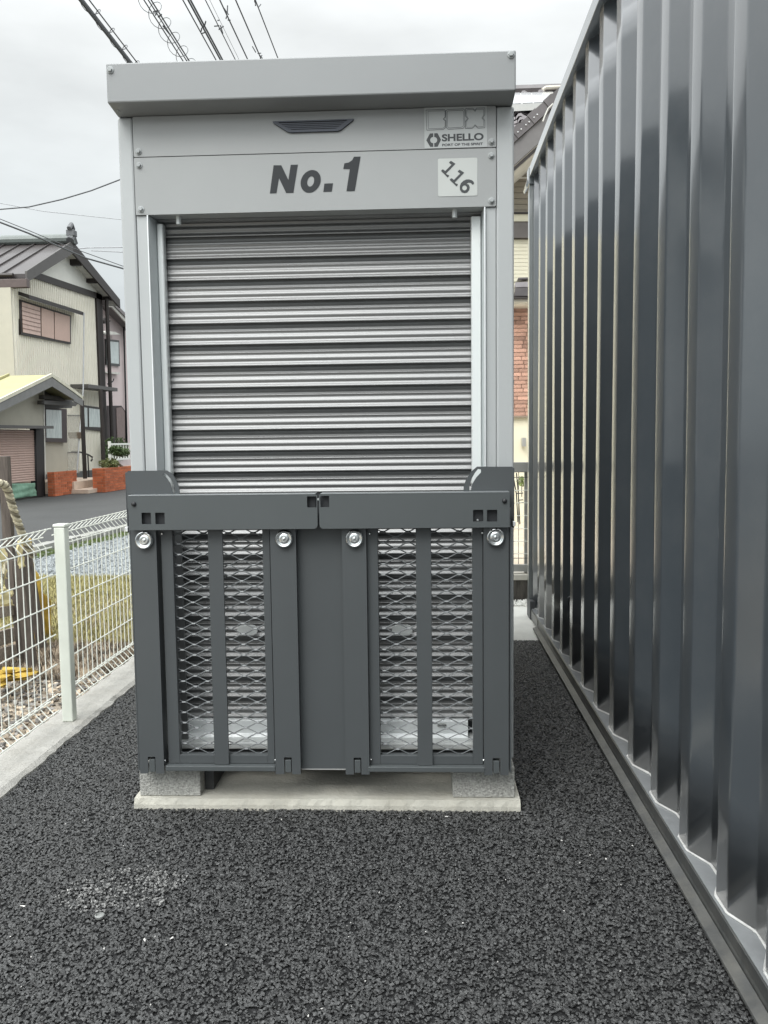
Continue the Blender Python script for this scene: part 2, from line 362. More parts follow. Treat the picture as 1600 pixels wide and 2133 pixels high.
def scatter(name, label, cat, regions, dens, pieces, smin, smax, tilt=.5, seed=1, z=0.):
    c = bpy.data.collections.new(name+'_pieces')
    for p in pieces: c.objects.link(p)
    me = bpy.data.meshes.new(name); vs = []; fs = []
    for reg in regions:
        k = len(vs); vs += [(x, y, z) for x, y in reg]; fs.append(tuple(range(k, k+len(reg))))
    me.from_pydata(vs, [], fs); o = link(bpy.data.objects.new(name, me)); tag(o, label, cat, kind='stuff')
    g = bpy.data.node_groups.new(name, 'GeometryNodeTree')
    g.interface.new_socket('Geometry', in_out='INPUT', socket_type='NodeSocketGeometry'); g.interface.new_socket('Geometry', in_out='OUTPUT', socket_type='NodeSocketGeometry')
    n = g.nodes.new; L = g.links.new
    gi = n('NodeGroupInput'); go = n('NodeGroupOutput'); d = n('GeometryNodeDistributePointsOnFaces'); d.inputs['Density'].default_value = dens; d.inputs['Seed'].default_value = seed
    ci = n('GeometryNodeCollectionInfo'); ci.inputs[0].default_value = c; ci.inputs[1].default_value = True; ci.inputs[2].default_value = True
    ip = n('GeometryNodeInstanceOnPoints'); ip.inputs['Pick Instance'].default_value = True
    rv = n('FunctionNodeRandomValue'); rv.data_type = 'FLOAT_VECTOR'; rv.inputs[0].default_value = (-tilt, -tilt, 0); rv.inputs[1].default_value = (tilt, tilt, 6.283)
    rs = n('FunctionNodeRandomValue'); rs.data_type = 'FLOAT'; rs.inputs[2].default_value = smin; rs.inputs[3].default_value = smax; rs.inputs['Seed'].default_value = 9
    L(gi.outputs[0], d.inputs[0]); L(d.outputs[0], ip.inputs['Points']); L(ci.outputs[0], ip.inputs['Instance']); L(rv.outputs[0], ip.inputs['Rotation']); L(rs.outputs[1], ip.inputs['Scale']); L(ip.outputs[0], go.inputs[0])
    md = o.modifiers.new('scatter', 'NODES'); md.node_group = g
    return o
rect = lambda x0, x1, y0, y1: [(x0, y0), (x1, y0), (x1, y1), (x0, y1)]
stones = [piece_stone(i, stonem, .42) for i in range(10)]
scatter('asphalt_stones', 'coarse dark stone aggregate of the open graded asphalt', 'aggregate',
        [rect(-1.38, .70, .6, 2.490), rect(-1.38, -.925, 2.490, 4.69), rect(.29, .70, 2.490, 4.69)], 32000, stones, .0028, .0062, .55, 3, -.0010)
# small pale dusty patch and scraps
scatter('dust_patch', 'pale cement dust clinging to the asphalt stones', 'dust', [[gd(100, 1880), gd(170, 1905), gd(330, 1890), gd(400, 1830), gd(300, 1800), gd(160, 1830)], [gd(150, 1885), gd(230, 1895), gd(260, 1850), gd(180, 1845)], [gd(300, 1865), gd(360, 1850), gd(330, 1815), gd(270, 1830)]], 7500, [piece_stone(i+20, palem) for i in range(3)], .003, .0062, .4, 5, .003)
scatter('white_flecks', 'tiny white flecks strewn over the asphalt', 'flecks', [rect(-1.3, .6, 1.4, 2.47)], 38, [piece_stone(90+i, litterm) for i in range(2)], .0012, .003, .5, 15, .005)
scatter('leaf_litter', 'dry brown leaf litter on the soil beyond the mesh fence', 'leaf litter', [rect(-6, -1.58, 2.2, 5.3)], 2600, [piece_chip(i, chipm) for i in range(5)]+[piece_stone(40+i, pebm) for i in range(2)], .008, .022, .7, 6, -.006)
scatter('lawn_grass', 'short yellowing grass strip beyond the mesh fence', 'grass', [rect(-6, -1.58, 4.6, 6.9)], 2600, [piece_tuft(i, grassm) for i in range(5)], .03, .06, .3, 7, -.012)
scatter('dry_grass', 'sparse brown grass between the lawn and the soil', 'grass', [rect(-6, -1.58, 3.9, 5.9)], 1300, [piece_tuft(i+9, chipm) for i in range(4)], .03, .055, .5, 8, -.012)
scatter('crushed_stone', 'blue grey crushed stone on the lot beside the road', 'gravel', [rect(-4.25, -1.2, 6.7, 14)], 2300, [piece_stone(60+i, gravm, .7) for i in range(5)], .010, .020, .6, 9, -.006)
scatter('moss_strip', 'strip of moss and grass along the road kerb', 'moss', [[(rk(6)+.0, 6), (rk(6)+.22, 6), (rk(14)+.22, 14), (rk(14)+.0, 14)]], 1500, [piece_tuft(i+30, mossm) for i in range(4)], .02, .045, .4, 10, -.01)

# ------------------------------------------------------------ foundation and blocks
def rough_slab():
    m = MB(); rr = random.Random(11); n = 60; x0, x1 = -.900, .296; lo = []; 
    for i in range(n+1):
        x = x0+(x1-x0)*i/n; j = rr.uniform(-.004, .004); k = rr.uniform(-.0012, .0012)
        lo.append([(x, 2.488+j, -.05), (x, 2.492+j*.6, .012), (x, 2.499+k, .029), (x, 2.52, .031), (x, 4.95, .031), (x, 4.95, -.05)])
    for a, b in zip(lo, lo[1:]): m.loft(a, b, cap=False)
    m.add(lo[0], [(0, 1, 2, 3, 4, 5)]); m.add(lo[-1], [(0, 1, 2, 3, 4, 5)])
    return m.build('foundation_slab', conc)
s_ = rough_slab(); s_.rotation_euler = (0, 0, QB); struct(s_)
def conc_block(x0, x1, y0, y1, label):
    m = MB().box(x0, x1, y0, y1, .0315, .128); o = m.build('concrete_block', block, bevel=.003); o.rotation_euler = (0, 0, QB)
    return tag(o, label, 'concrete block', 'concrete blocks under the storage box')
xa = bxz(291.6, 1662, 2.51)[0]; xb = bxz(418, 1660, 2.51)[0]; xc = bxz(943, 1660, 2.51)[0]; xd = bxz(1072.5, 1660, 2.51)[0]
conc_block(xa, xb, 2.512, 2.70, 'speckled concrete block under the front corner of the storage box nearer the mesh fence')
conc_block(xc, xd, 2.512, 2.70, 'speckled concrete block under the front corner of the storage box nearer the container')
conc_block(xa+.01, xb, 4.5, 4.88, 'rear concrete block under the storage box on its mesh fence side')
conc_block(xc, xd-.01, 4.5, 4.88, 'rear concrete block under the storage box on its container side')

# ------------------------------------------------------------ the storage box
box = thing('storage_box', 'grey metal storage box numbered 1 with aluminium roller shutter and dark folded ramps', 'storage box', (0, 0, 0), QB)
YB, YH, YG, YS = 2.58, 2.495, 2.634, 2.672        # body, header, guide and shutter planes
xl = -.902; xr = .285; BACK = 4.86
zt = bxz(647, 117, YH)[1]
# header: folded fascia
hx0 = bxz(220, 133, YH)[0]; hx1 = bxz(1075, 102, YH)[0]
zh1 = (bxz(220, 133, YH)[1]+bxz(1075, 102, YH)[1])/2; zh0 = (bxz(222, 218, YH)[1]+bxz(1074, 184, YH)[1])/2
zs = (bxz(243, 240, YB)[1]+bxz(1071, 217, YB)[1])/2
prof = [(YH, zh1), (YH, zh0), (YB-.002, zs-.004), (YB+.10, zs), (YB+.10, zh1)]
hd = MB().loft([(hx0, y, z) for y, z in prof], [(hx1, y, z) for y, z in prof]).build('header_fascia', hdrm, box, bevel=.004)
bx('roof', hdrm, box, hx0+.004, hx1-.004, YB+.101, BACK, zh1-.10, zh1-.012)
# side and back walls
for nm, a, b in (('side_wall', xl+.001, xl+.035), ('side_wall', xr-.035, xr-.001)):
    m = MB(); pts = []; y = YB+.07
    sgn = 1 if a < -.5 else -1; xo = a if sgn > 0 else b
    while y < BACK-.02:
        pts += [(xo, y), (xo, y+.10), (xo+sgn*.012, y+.115), (xo+sgn*.012, y+.155), (xo, y+.17)]; y += .18
    pts.append((xo, BACK)); other = [(xo+sgn*.034, BACK), (xo+sgn*.034, YB+.07)]
    ring = pts+other
    m.loft([(p[0], p[1], .20) for p in ring], [(p[0], p[1], zh1-.10) for p in ring]); m.build(nm, postm, box)
bx('rear_wall', postm, box, xl+.036, xr-.036, BACK-.03, BACK-.001, .2, zh1-.1)
# corner posts (folded) and jambs
jx0 = bxz(306, 450, YB)[0]; jx1 = bxz(1012, 445, YB)[0]
gx = bxz(283, 445, YB)[0]; gx2 = bxz(1034, 430, YB)[0]
for s, (a, b, c) in enumerate(((xl, gx, jx0), (xr, gx2, jx1))):
    lo, hi = min(a, b), max(a, b)
    bx('corner_post', postm, box, lo, hi-(0.0012 if s == 0 else 0), YB, YB+.068, .128, zs-.006, .006)
    lo, hi = min(b, c), max(b, c)
    bx('door_jamb', postm, box, lo+(.0008 if s == 0 else 0), hi-(.0008 if s else 0), YB+.003, YB+.066, .128, bxz(657, 440, YB)[1], .002)
zseam = (bxz(282, 328.4, YB)[1]+bxz(1032.6, 307.9, YB)[1])/2
znb = (bxz(306, 450, YB)[1]+bxz(1034, 428, YB)[1])/2
up = plate('upper_panel', panel, box, [rrect(gx+.001, gx2-.001, zseam+.0013, zs-.006, .004)], YB-.003, YB+.002)
npn = plate('number_panel', panel, box, [rrect(gx+.001, gx2-.001, znb, zseam-.0013, .004)], YB-.003, YB+.002)
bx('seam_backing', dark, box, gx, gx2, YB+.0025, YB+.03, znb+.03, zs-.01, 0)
bx('panel_return', postm, box, gx+.002, gx2-.002, YB+.0025, YB+.055, znb+.0005, znb+.006, .001)
# top slot closing plate and dark slot
bx('shutter_hood', mat('hood grey', (.24, .25, .255), .6), box, jx0+.002, jx1-.002, YB+.056, YB+.062, znb-.0, znb+.12, 0)
bx('curtain_box', mat('curtain box grey', (.30, .31, .315), .6), box, jx0+.002, jx1-.002, YB+.064, YB+.40, znb-.004, znb+.004, 0)
# bolts: hexagonal flanged
def bolt(x, y, z, r=.0085, m=boltm):
    b = MB(); b.lathe([(r*1.25, 0), (r*1.2, .0025), (r*.8, .003)], (x, y, z), n=18)
    b.lathe([(r*.86, .002), (r*.86, .0075), (r*.72, .009)], (x, y, z), n=6)
    return b.build('bolt', m, box)
for px, py_, Y in ((230, 146, YH), (1064.5, 114, YH)): p = bxz(px, py_, Y); bolt(p[0], Y, p[1])
for px, py_ in ((289, 316), (290, 345), (294, 436), (1024, 295), (1023.5, 324), (1024, 418)):
    p = bxz(px, py_, YB-.003); bolt(p[0], YB-.003, p[1], .0078)
p = bxz(245.5, 234, YB-.03); bolt(p[0]+.004, YB-.035, p[1]+.004, .004)
for px, py_ in ((372, 456), (947, 441)):
    p = bxz(px, py_, YB+.03); MB().lathe([(.008, 0), (.008, .024), (.006, .026)], (p[0], YB+.03, znb-.022), axis='z', n=16).build('stopper_pin', guide, box, smooth=True)
# guides
for s in (0, 1):
    if s == 0: a = jx0; b = bxz(325, 450, YG)[0]; c = bxz(346, 465, YG)[0]
    else: a = jx1; b = bxz(1003, 445, YG)[0]; c = bxz(979, 460, YG)[0]
    sg = 1 if s == 0 else -1; c -= sg*(.009 if s == 0 else .003)
    g = MB(); z0, z1 = .15, znb-.002
    outer = [(a+sg*.0005, YB-.001), (a+sg*.004, YB-.001), (a+sg*.006, YB+.004), (b-sg*.002, YG-.012), (b, YG-.0), (b, YG+.04), (a+sg*.0005, YG+.04)]
    g.loft([(x, y, z0) for x, y in outer], [(x, y, z1) for x, y in outer]); g.build('guide_rail', mat('grey guide return', (.56, .60, .605), .4, .1, .03), box)
    bx('guide_edge', bright, box, min(a+sg*.001, a+sg*.005), max(a+sg*.001, a+sg*.005), YB-.006, YB-.0015, z0, z1, .001)
    g = MB(); o2 = [(b+sg*.001, YG+.0), (b+sg*.004, YG-.006), (c-sg*.003, YG-.006), (c, YG-.002), (c, YG+.022), (b+sg*.001, YG+.022)]
    g.loft([(x, y, z0) for x, y in o2], [(x, y, z1-.012) for x, y in o2]); g.build('guide_face', guide, box, bevel=.0015)
# shutter slats: one rolled profile, copied
zs_top = bxz(660, 456, YS)[1]; PIT = .0668
sx0 = bxz(346, 465, YG)[0]-.012; sx1 = bxz(979, 460, YG)[0]+.012
pk_ = [(0, .003), (.06, .0030), (.075, .0050), (.10, .0068), (.13, .0064), (.20, .0050), (.26, .0054), (.33, .0084), (.40, .0096), (.47, .0086), (.53, .0076), (.59, .0090), (.65, .0124), (.70, .0142), (.735, .0135), (.75, .001), (.80, -.001), (.86, .000), (.93, -.0005), (.985, -.003), (1., -.003)]
pr = []
for i in range(len(pk_)-1):                            # rounded rolls: Catmull-Rom through the fold points
    a, b, c, d = pk_[max(i-1, 0)], pk_[i], pk_[i+1], pk_[min(i+2, len(pk_)-1)]
    soft = 3 <= i <= 12
    for q in range(4 if soft else 1):
        t = q/4 if soft else 0
        pr.append((b[0]+(c[0]-b[0])*t, .5*((2*b[1])+(c[1]-a[1])*t+(2*a[1]-5*b[1]+4*c[1]-d[1])*t*t+(-a[1]+3*b[1]-3*c[1]+d[1])*t**3)))
pr.append(pk_[-1])
sm_ = MB(); k = len(pr)
prr = [(-d, -f*PIT) for f, d in pr]
sm_.v = [(sx0, y, z) for y, z in prr]+[(sx1, y, z) for y, z in prr]+[(sx0, .006, 0), (sx1, .006, 0), (sx0, .006, -PIT), (sx1, .006, -PIT)]
sm_.f = [(i, i+1, k+i+1, k+i) for i in range(k-1)]+[(2*k, 0, k, 2*k+1), (k-1, 2*k+2, 2*k+3, 2*k-1), (2*k, 2*k+1, 2*k+3, 2*k+2)]
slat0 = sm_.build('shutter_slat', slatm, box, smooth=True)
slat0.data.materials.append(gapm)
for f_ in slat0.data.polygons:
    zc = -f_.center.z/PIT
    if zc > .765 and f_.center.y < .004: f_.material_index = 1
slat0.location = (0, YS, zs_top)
nsl = int((zs_top-.245)/PIT)+1
rr = random.Random(21)
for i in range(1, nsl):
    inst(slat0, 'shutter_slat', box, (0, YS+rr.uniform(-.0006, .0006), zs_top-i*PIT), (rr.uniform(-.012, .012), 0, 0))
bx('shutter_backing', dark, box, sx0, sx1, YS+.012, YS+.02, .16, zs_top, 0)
# bottom bar of the shutter with maker plate, sill
zb1 = bxz(600, 1500, YS-.03)[1]; zb0 = bxz(600, 1556, YS-.03)[1]
bx0 = bxz(384, 1500, YS-.03)[0]; bx1 = bxz(975, 1500, YS-.03)[0]
hb = zb1-zb0; prof = [(YS-.024, zb1), (YS-.030, zb1-.003), (YS-.030, zb0+hb*.52), (YS-.034, zb0+hb*.44), (YS-.050, zb0+hb*.12), (YS-.052, zb0+hb*.04), (YS-.050, zb0), (YS-.0, zb0), (YS-.0, zb1)]
MB().loft([(bx0, y, z) for y, z in prof], [(bx1, y, z) for y, z in prof]).build('bottom_bar', mat('white satin aluminium', (.80, .83, .83), .4, .1, .03, coat=.3), box, bevel=.001)
e = bxz(920.5, 1511, YS-.031)
plate('maker_plate', stick, box, [arc(e[0], e[1], .016, 0, 350, 20, .0075)], YS-.0320, YS-.0305)
textmesh('lettering', 'SANWA', ink2, box, .008, e[0]-.0118, YS-.0325, e[1]-.0026, offset=.0003, sx=.92)
bx('door_sill', mat('pale sill metal', (.62, .64, .63), .4, .1, .05), box, jx0, jx1, YB+.01, YS+.05, .152, .176, .006)
for cx in (516, 838):                                # oval pulls on the shutter seen through the mesh
    p = bxz(cx, 1312, YS-.02)
    plate('shutter_pull', mat('pale pull plastic', (.55, .57, .56), .4), box, [arc(p[0]-.016, p[1], .017, 90, 270, 8)+arc(p[0]+.016, p[1], .017, -90, 90, 8)], YS-.026, YS-.019)
# grille
gp = [bxz(*q, YB-.006) for q in ((568, 253.5), (737, 248), (736, 251), (710, 271.5), (703, 273.5), (607, 276.5), (599, 275), (570, 257))]
cxm = sum(p[0] for p in gp)/len(gp); czm = sum(p[1] for p in gp)/len(gp)
inn = [bxz(*q, YB-.006) for q in ((579, 255.5), (724, 251), (701, 268.5), (607, 271.3))]
gr = plate('vent_grille', grillm, box, [gp, inn], YB-.010, YB-.004)
plate('grille_back', mat('grille dark', (.008, .010, .018), .7), gr, [gp], YB-.0042, YB-.0032)
z1, z0 = inn[0][1], inn[2][1]
for i in range(4):
    t = (i+.75)/4.6; z = z1+(z0-z1)*t; a = inn[0][0]+(inn[3][0]-inn[0][0])*t; b = inn[1][0]+(inn[2][0]-inn[1][0])*t
    MB().bar((a, YB-.0065, z), (b, YB-.0065, z), .0022, .0035).build('louvre', grillm, gr)
# number lettering No.1 (outlines measured on the panel)
YL = YB-.0035
def zp(cx, cy): return bxz(540+cx*240/1600, 230+cy*190/1267, YL)
def letters(name, loops, m, par, y=YL, th=.0006): return plate(name, m, par, loops, y-th, y)
letters('lettering', [[zp(*q) for q in ((200, 762), (308, 762), (405, 965), (438, 755), (537, 752), (475, 1143), (375, 1147), (275, 940), (240, 1148), (148, 1152))]], inkm, npn)
co = zp(715, 985); ro = (zp(858, 985)[0]-co[0], co[1]-zp(715, 1142)[1])
def shear(pts, c, k): return [(x+(z-c[1])*k, z) for x, z in pts]
letters('lettering', [shear(arc(co[0], co[1], ro[0]*.97, 0, 354, 40, ro[1]), co, .16), shear(arc(co[0], co[1], ro[0]*.33, 0, 345, 24, ro[1]*.46), co, .16)], inkm, npn)
letters('lettering', [[zp(*q) for q in ((905, 1016), (1025, 1012), (1008, 1126), (892, 1131))]], inkm, npn)
letters('lettering', [[zp(*q) for q in ((1315, 643), (1408, 640), (1328, 1119), (1212, 1121), (1258, 815), (1168, 812), (1182, 735), (1245, 722), (1292, 690))]], inkm, npn)
# number sticker 116
def z6(cx, cy): return bxz(860+cx*200/1600, 210+cy*220/1760, YL)
c = [z6(*q) for q in ((418, 965), (1075, 945), (1078, 1580), (430, 1595))]
st = plate('number_sticker', stick, npn, [rrect(c[0][0], c[1][0], c[2][1], c[0][1], .004)], YL-.0006, YL-.0002)
YL2 = YL-.0008
def L2(*lps): return plate('lettering', ink2, st, [[z6(*q) for q in lp] for lp in lps], YL2-.0004, YL2)
one = [(635, 1000), (712, 1050), (550, 1218), (600, 1240), (605, 1255), (580, 1278), (470, 1170), (490, 1145), (508, 1145), (540, 1170), (645, 1065), (604, 1035), (610, 1020)]
L2(one); L2([(x+145, y+148) for x, y in one])
cc = z6(862, 1452); q = (cc[0]-z6(782, 1452)[0])
cin = q*.48
outer6 = [z6(*p_) for p_ in ((940, 1310), (985, 1325), (1015, 1352), (1020, 1385), (995, 1400), (965, 1368), (925, 1366), (895, 1385), (930, 1395), (950, 1440), (940, 1490), (905, 1530), (860, 1540), (815, 1525), (786, 1485), (783, 1430), (800, 1375), (840, 1335), (890, 1312))]
plate('lettering', ink2, st, [outer6, arc(cc[0], cc[1], cin, 0, 340, 18, cin*1.05)], YL2-.0004, YL2)
# logo sticker
c = [z6(*q) for q in ((190, 110), (1235, 80), (1235, 775), (195, 800))]
st2 = plate('logo_sticker', stick2, up, [rrect(c[0][0], c[1][0], c[3][1]+.0008, c[0][1]-.001, .002)], YL-.0006, YL-.0002)
def line(pts, w=.0011, name='outline_letter'):
    m = MB(); P = [(x, YL2-.0002, z) for x, z in pts]
    for a, b in zip(P, P[1:]+P[:1]): m.bar(a, b, .0006, w, up=Vector((0, 1, 0))) if False else m.bar(a, b, w, .0005, up=Vector((0, -1, 0)))
    return m.build(name, ink2, st2)
def ofs(pts, k):
    cx_ = sum(p[0] for p in pts)/len(pts); cy_ = sum(p[1] for p in pts)/len(pts); return [(cx_+(x-cx_)*k[0], cy_+(y-cy_)*k[1]) for x, y in pts]
Bq = [(220, 155), (525, 145), (545, 170), (545, 270), (512, 305), (548, 335), (548, 440), (510, 480), (232, 490)]
Oq = [(575, 148), (840, 135), (865, 160), (868, 430), (835, 462), (590, 475), (560, 450), (552, 170)]
Xq = [(880, 130), (1000, 125), (1035, 160), (1065, 122), (1200, 118), (1200, 235), (1165, 285), (1200, 330), (1200, 450), (1085, 458), (1040, 415), (990, 462), (878, 465), (875, 345), (912, 300), (875, 250)]
for q_ in (Bq, Oq, Xq):
    line([z6(*p_) for p_ in q_]); line([z6(*p_) for p_ in ofs(q_, (.87, .87))], .0008)
def L3(lp): return plate('logo_mark', ink2, st2, [[z6(*q) for q in lp]], YL2-.0004, YL2)
hole = [(348+50*math.cos(R(a)), 655+52*math.sin(R(a))) for a in range(-90, 91, 15)]
L3([(358, 542), (412, 540), (470, 650), (415, 765), (358, 768)]+[(x+8, y) for x, y in hole[::-1]])
L3([(340, 542), (285, 545), (225, 658), (290, 768), (342, 768)]+[(348-(x-348)-8, y) for x, y in hole[::-1]])
p = z6(484, 672); p2 = z6(1180, 660)
sh = textmesh('lettering', 'SHELLO', ink2, st2, .0270, p[0], YL2, p[1]-.000, offset=.0010, spacing=1.0, rot=R(.4))
w_ = max(v.co.x for v in sh.data.vertices)-min(v.co.x for v in sh.data.vertices); k_ = (p2[0]-p[0])/w_
for v in sh.data.vertices: v.co.x = p[0]+(v.co.x-p[0])*k_
p = z6(486, 757); p2 = z6(1165, 745)
sh = textmesh('lettering', 'PORT OF THE SPIRIT', ink2, st2, .0096, p[0], YL2, p[1], offset=.00028, rot=R(.4))
w_ = max(v.co.x for v in sh.data.vertices)-min(v.co.x for v in sh.data.vertices); k_ = (p2[0]-p[0])/w_
for v in sh.data.vertices: v.co.x = p[0]+(v.co.x-p[0])*k_

# ---- base frame under the body
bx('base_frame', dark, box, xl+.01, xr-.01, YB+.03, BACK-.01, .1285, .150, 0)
for x0, x1 in ((xb+.002, xb+.03), (xc+.004, xc+.03)): bx('base_runner', mat('black steel foot', (.035, .037, .038), .5), box, x0, x1, 2.705 if x0 > 0 else 2.56, BACK-.05, .033, .1275, 0)

zk_top = bxz(660, 1080, 2.60)[1]
# ---- folded ramps
YR = 2.455                                            # rail face
def rx(px, Y=YR): return bxz(px, 1350, Y)[0]
zR1 = bxz(660, 1108, YR)[1]+.03; zR0 = bxz(660, 1613, YR)[1]; zT = bxz(660, 1100, YR)[1]
zF0 = bxz(660, 1596, YR)[1]
def ramp_unit(rails, stile_l, stile_r, openings, cbar, label):
    r = MB().box(stile_l[0], stile_l[1], YR+.018, YR+.046, zF0, zR1).box(stile_r[0], stile_r[1], YR+.018, YR+.046, zF0, zR1)
    z0 = bxz(660, 1578, YR)[1]
    r.box(stile_l[1], stile_r[0], YR+.0185, YR+.0455, zF0, z0).box(stile_l[1], stile_r[0], YR+.0185, YR+.0455, zT-.006, zR1)
    ro_ = r.build('ramp', ramp, box, bevel=.0012); ro_['label'] = label
    bx('centre_bar', ramp, ro_, cbar[0], cbar[1], YR+.010, YR+.0175, zF0, zR1, .001)
    bx('bottom_lip', rampb, ro_, stile_l[0]-.004, stile_r[1]+.004, YR-.002, YR+.048, zF0-.017, zF0-.001, .002)
    for (a, b) in openings:                            # expanded metal
        m = MB(); W_, Hh = .0755, .0325; yy = YR+.034; x0, x1 = a-.004, b+.004; zlo, zhi = z0-.004, zT+.0
        ph = openings[0][0]+.052
        def seg(p, q, t0=0, t1=1):
            if max(p[0], q[0]) < x0 or min(p[0], q[0]) > x1: return
            P = list(p); Q = list(q)
            for A, B in ((P, Q), (Q, P)):
                for lim, s in ((x0, -1), (x1, 1)):
                    if (A[0]-lim)*s > 0: t = (lim-A[0])/(B[0]-A[0]); A[1] += (B[1]-A[1])*t; A[0] = lim
            A = Vector((P[0], yy, P[1])); B = Vector((Q[0], yy+.004, Q[1]))
            m.bar(A, B, .0022, .0056, up=Vector((0, -1, .45)).cross(B-A).normalized() if False else Vector((0, -1, .5)))
        i0 = int((x0-ph)/(W_/2))-2; i1 = int((x1-ph)/(W_/2))+2
        nz_ = int((zhi-zlo)/(Hh/2))
        for i in range(i0, i1):
            for j in range(nz_):
                if (i+j) % 2: continue
                x = ph+i*W_/2; z = zhi-j*Hh/2
                bnd = .010
                if x0 < x < x1: m.bar((max(x-bnd/2, x0), yy-.001, z), (min(x+bnd/2, x1), yy-.001, z), .0045, .0052, up=Vector((0, -1, .5)))
                for s in (1, -1):
                    nx_, nz2 = x+s*W_/2, z-Hh/2
                    if nz2 < zlo: continue
                    seg((x+s*bnd*.4, z), (nx_-s*bnd*.4, nz2))
        m.build('expanded_mesh', mat('mesh steel paint', (.14, .15, .154), .4, .1, .08), ro_)
    for (a, b, side) in rails:
        notch = .0115; cx_ = (a+b)/2+(.000); zn = bxz(660, 1578, YR)[1]
        lp = [(a, zR0), (cx_-notch, zR0), (cx_-notch, zn), (cx_+notch, zn), (cx_+notch, zR0), (b, zR0), (b, zR1), (a, zR1)]
        rl = plate('side_rail', ramp, ro_, [lp], YR, YR+.003)
        bx('rail_web', ramp, ro_, a-.000, a+.003, YR+.0032, YR+.05, zR0+.02, zR1, 0)
        bx('rail_web', ramp, ro_, b-.003, b, YR+.0032, YR+.05, zR0+.02, zR1, 0)
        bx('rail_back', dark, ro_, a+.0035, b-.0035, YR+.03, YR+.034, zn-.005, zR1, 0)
        pz = bxz(660, 1584, YR)[1]
        bx('hinge_pin', rampb, ro_, cx_-notch+.0022, cx_+notch-.0022, YR+.002, YR+.022, zR0+.004, pz, .0015)
    return ro_
A = rx
rl_ = [(A(283)-.002, A(333), 0), (A(568), A(621), 1)]
rampL = ramp_unit(rl_, (A(343, YR+.018), A(367, YR+.018)), (A(552, YR+.018), A(567, YR+.018)), [(A(367, YR+.018), A(439, YR+.01)), (A(470, YR+.01), A(552, YR+.018))], (A(438), A(468.5)), 'folded mesh ramp on the mesh fence side')
rampR = ramp_unit([(A(716), A(766), 0), (A(1008), A(1060), 1)], (A(766)+.0006, A(790, YR+.018)), (A(985, YR+.018), A(1006, YR+.018)), [(A(790, YR+.018), A(868, YR+.01)), (A(901, YR+.01), A(985, YR+.018))], (A(868), A(900)), 'folded mesh ramp on the container side')
bx('inner_jamb', mat('inner jamb grey', (.13, .135, .135), .5), box, bxz(340, 1300, YG-.02)[0], bxz(384, 1300, YG-.02)[0], YG-.022, YG-.012, .16, zk_top, .001)
# rubber rollers / silver wheels
for px, py_, par in ((300, 1125.5, rampL), (591.5, 1122.5, rampL), (738, 1122, rampR), (1032.5, 1119, rampR)):
    p = bxz(px, py_, YR-.01)
    prf = [(.0235, 0), (.0265, .003), (.0272, .009), (.0255, .0135), (.0225, .0155), (.0195, .0145), (.0180, .0105), (.0165, .0100), (.0120, .0125), (.0095, .0125), (.0080, .0095), (.0055, .0095), (.0045, .0135), (.0018, .0145)]
    MB().lathe(prf, (p[0], YR-.0002, p[1]), n=40).build('roller_wheel', zinc, par, smooth=True)
for px, py_ in ((343, 1585), (574, 1584), (773, 1583), (1008, 1584), (337, 1112), (567, 1112), (770, 1112), (1005, 1110)):
    p = bxz(px, py_, YR+.01); MB().lathe([(.0035, 0), (.0035, .006), (.002, .007)], (p[0], YR+.016, p[1]), n=8).build('rivet', zinc, rampL if px < 650 else rampR)
# centre panel between the ramps
zc0 = bxz(660, 1601, YR+.03)[1]
bx('centre_panel', ramp, box, A(620, YR+.03)+.001, A(717, YR+.03)-.001, YR+.03, YR+.034, zc0, zR1, 0)
bx('panel_edge', mat('bare edge', (.4, .4, .39), .4, .3), box, A(623, YR+.03), A(716, YR+.03), YR+.0285, YR+.0335, zc0-.0035, zc0-.0005, .0005)
# locking bars
YK = 2.43
def sq(px0, py0, px1, py1, r=.002):
    a = bxz(px0, py0, YK); b = bxz(px1, py1, YK); return rrect(a[0], b[0], b[1], a[1], r)
zk1 = bxz(660, 1030.5, YK)[1]; zk0 = bxz(660, 1101.5, YK)[1]
kx = [bxz(x, 1065, YK)[0] for x in (267, 661.5, 664.5, 1062)]
def barp(x0, x1, rl):
    r = .012; pts = []
    if rl: pts = [(x1, zk0), (x1, zk1), (x0, zk1)]+arc(x0+r, zk0+r, r, 180, 270, 6)
    else: pts = [(x0, zk1), (x0, zk0)]+arc(x1-r, zk0+r, r, 270, 360, 6)+[(x1, zk1)]
    return pts
bl = plate('locking_bar', rampb, box, [barp(kx[0], kx[1]-.0005, 0), sq(294.5, 1068, 315, 1092), sq(323, 1068, 343.5, 1092), sq(639.5, 1034, 659.5, 1057)], YK, YK+.0035)
br = plate('locking_bar', rampb, box, [barp(kx[2]+.0005, kx[3], 1), sq(985.5, 1062, 1007, 1086.5), sq(1014.5, 1062, 1036, 1086.5), sq(667, 1033, 686, 1056.5)], YK, YK+.0035)
for o_, a, b in ((bl, kx[0], kx[1]-.004), (br, kx[2]+.004, kx[3])):
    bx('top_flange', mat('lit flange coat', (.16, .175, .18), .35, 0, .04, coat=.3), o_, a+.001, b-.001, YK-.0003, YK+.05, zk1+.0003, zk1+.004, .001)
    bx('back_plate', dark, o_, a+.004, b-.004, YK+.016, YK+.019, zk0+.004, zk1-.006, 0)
bx('gap_shade_plate', dark, box, kx[1]-.03, kx[2]+.03, YK+.0195, YK+.022, zk0+.004, zk1+.003, 0)  # added dark plate: shades the gap between the bars, hiding bright slats
for px, py_, o_ in ((279, 1050, bl), (1051, 1043.5, br)):
    p = bxz(px, py_, YK); MB().lathe([(.0072, 0), (.0072, .003), (.005, .006), (.001, .007)], (p[0], YK, p[1]), n=16).build('cap_bolt', black, o_, smooth=True)
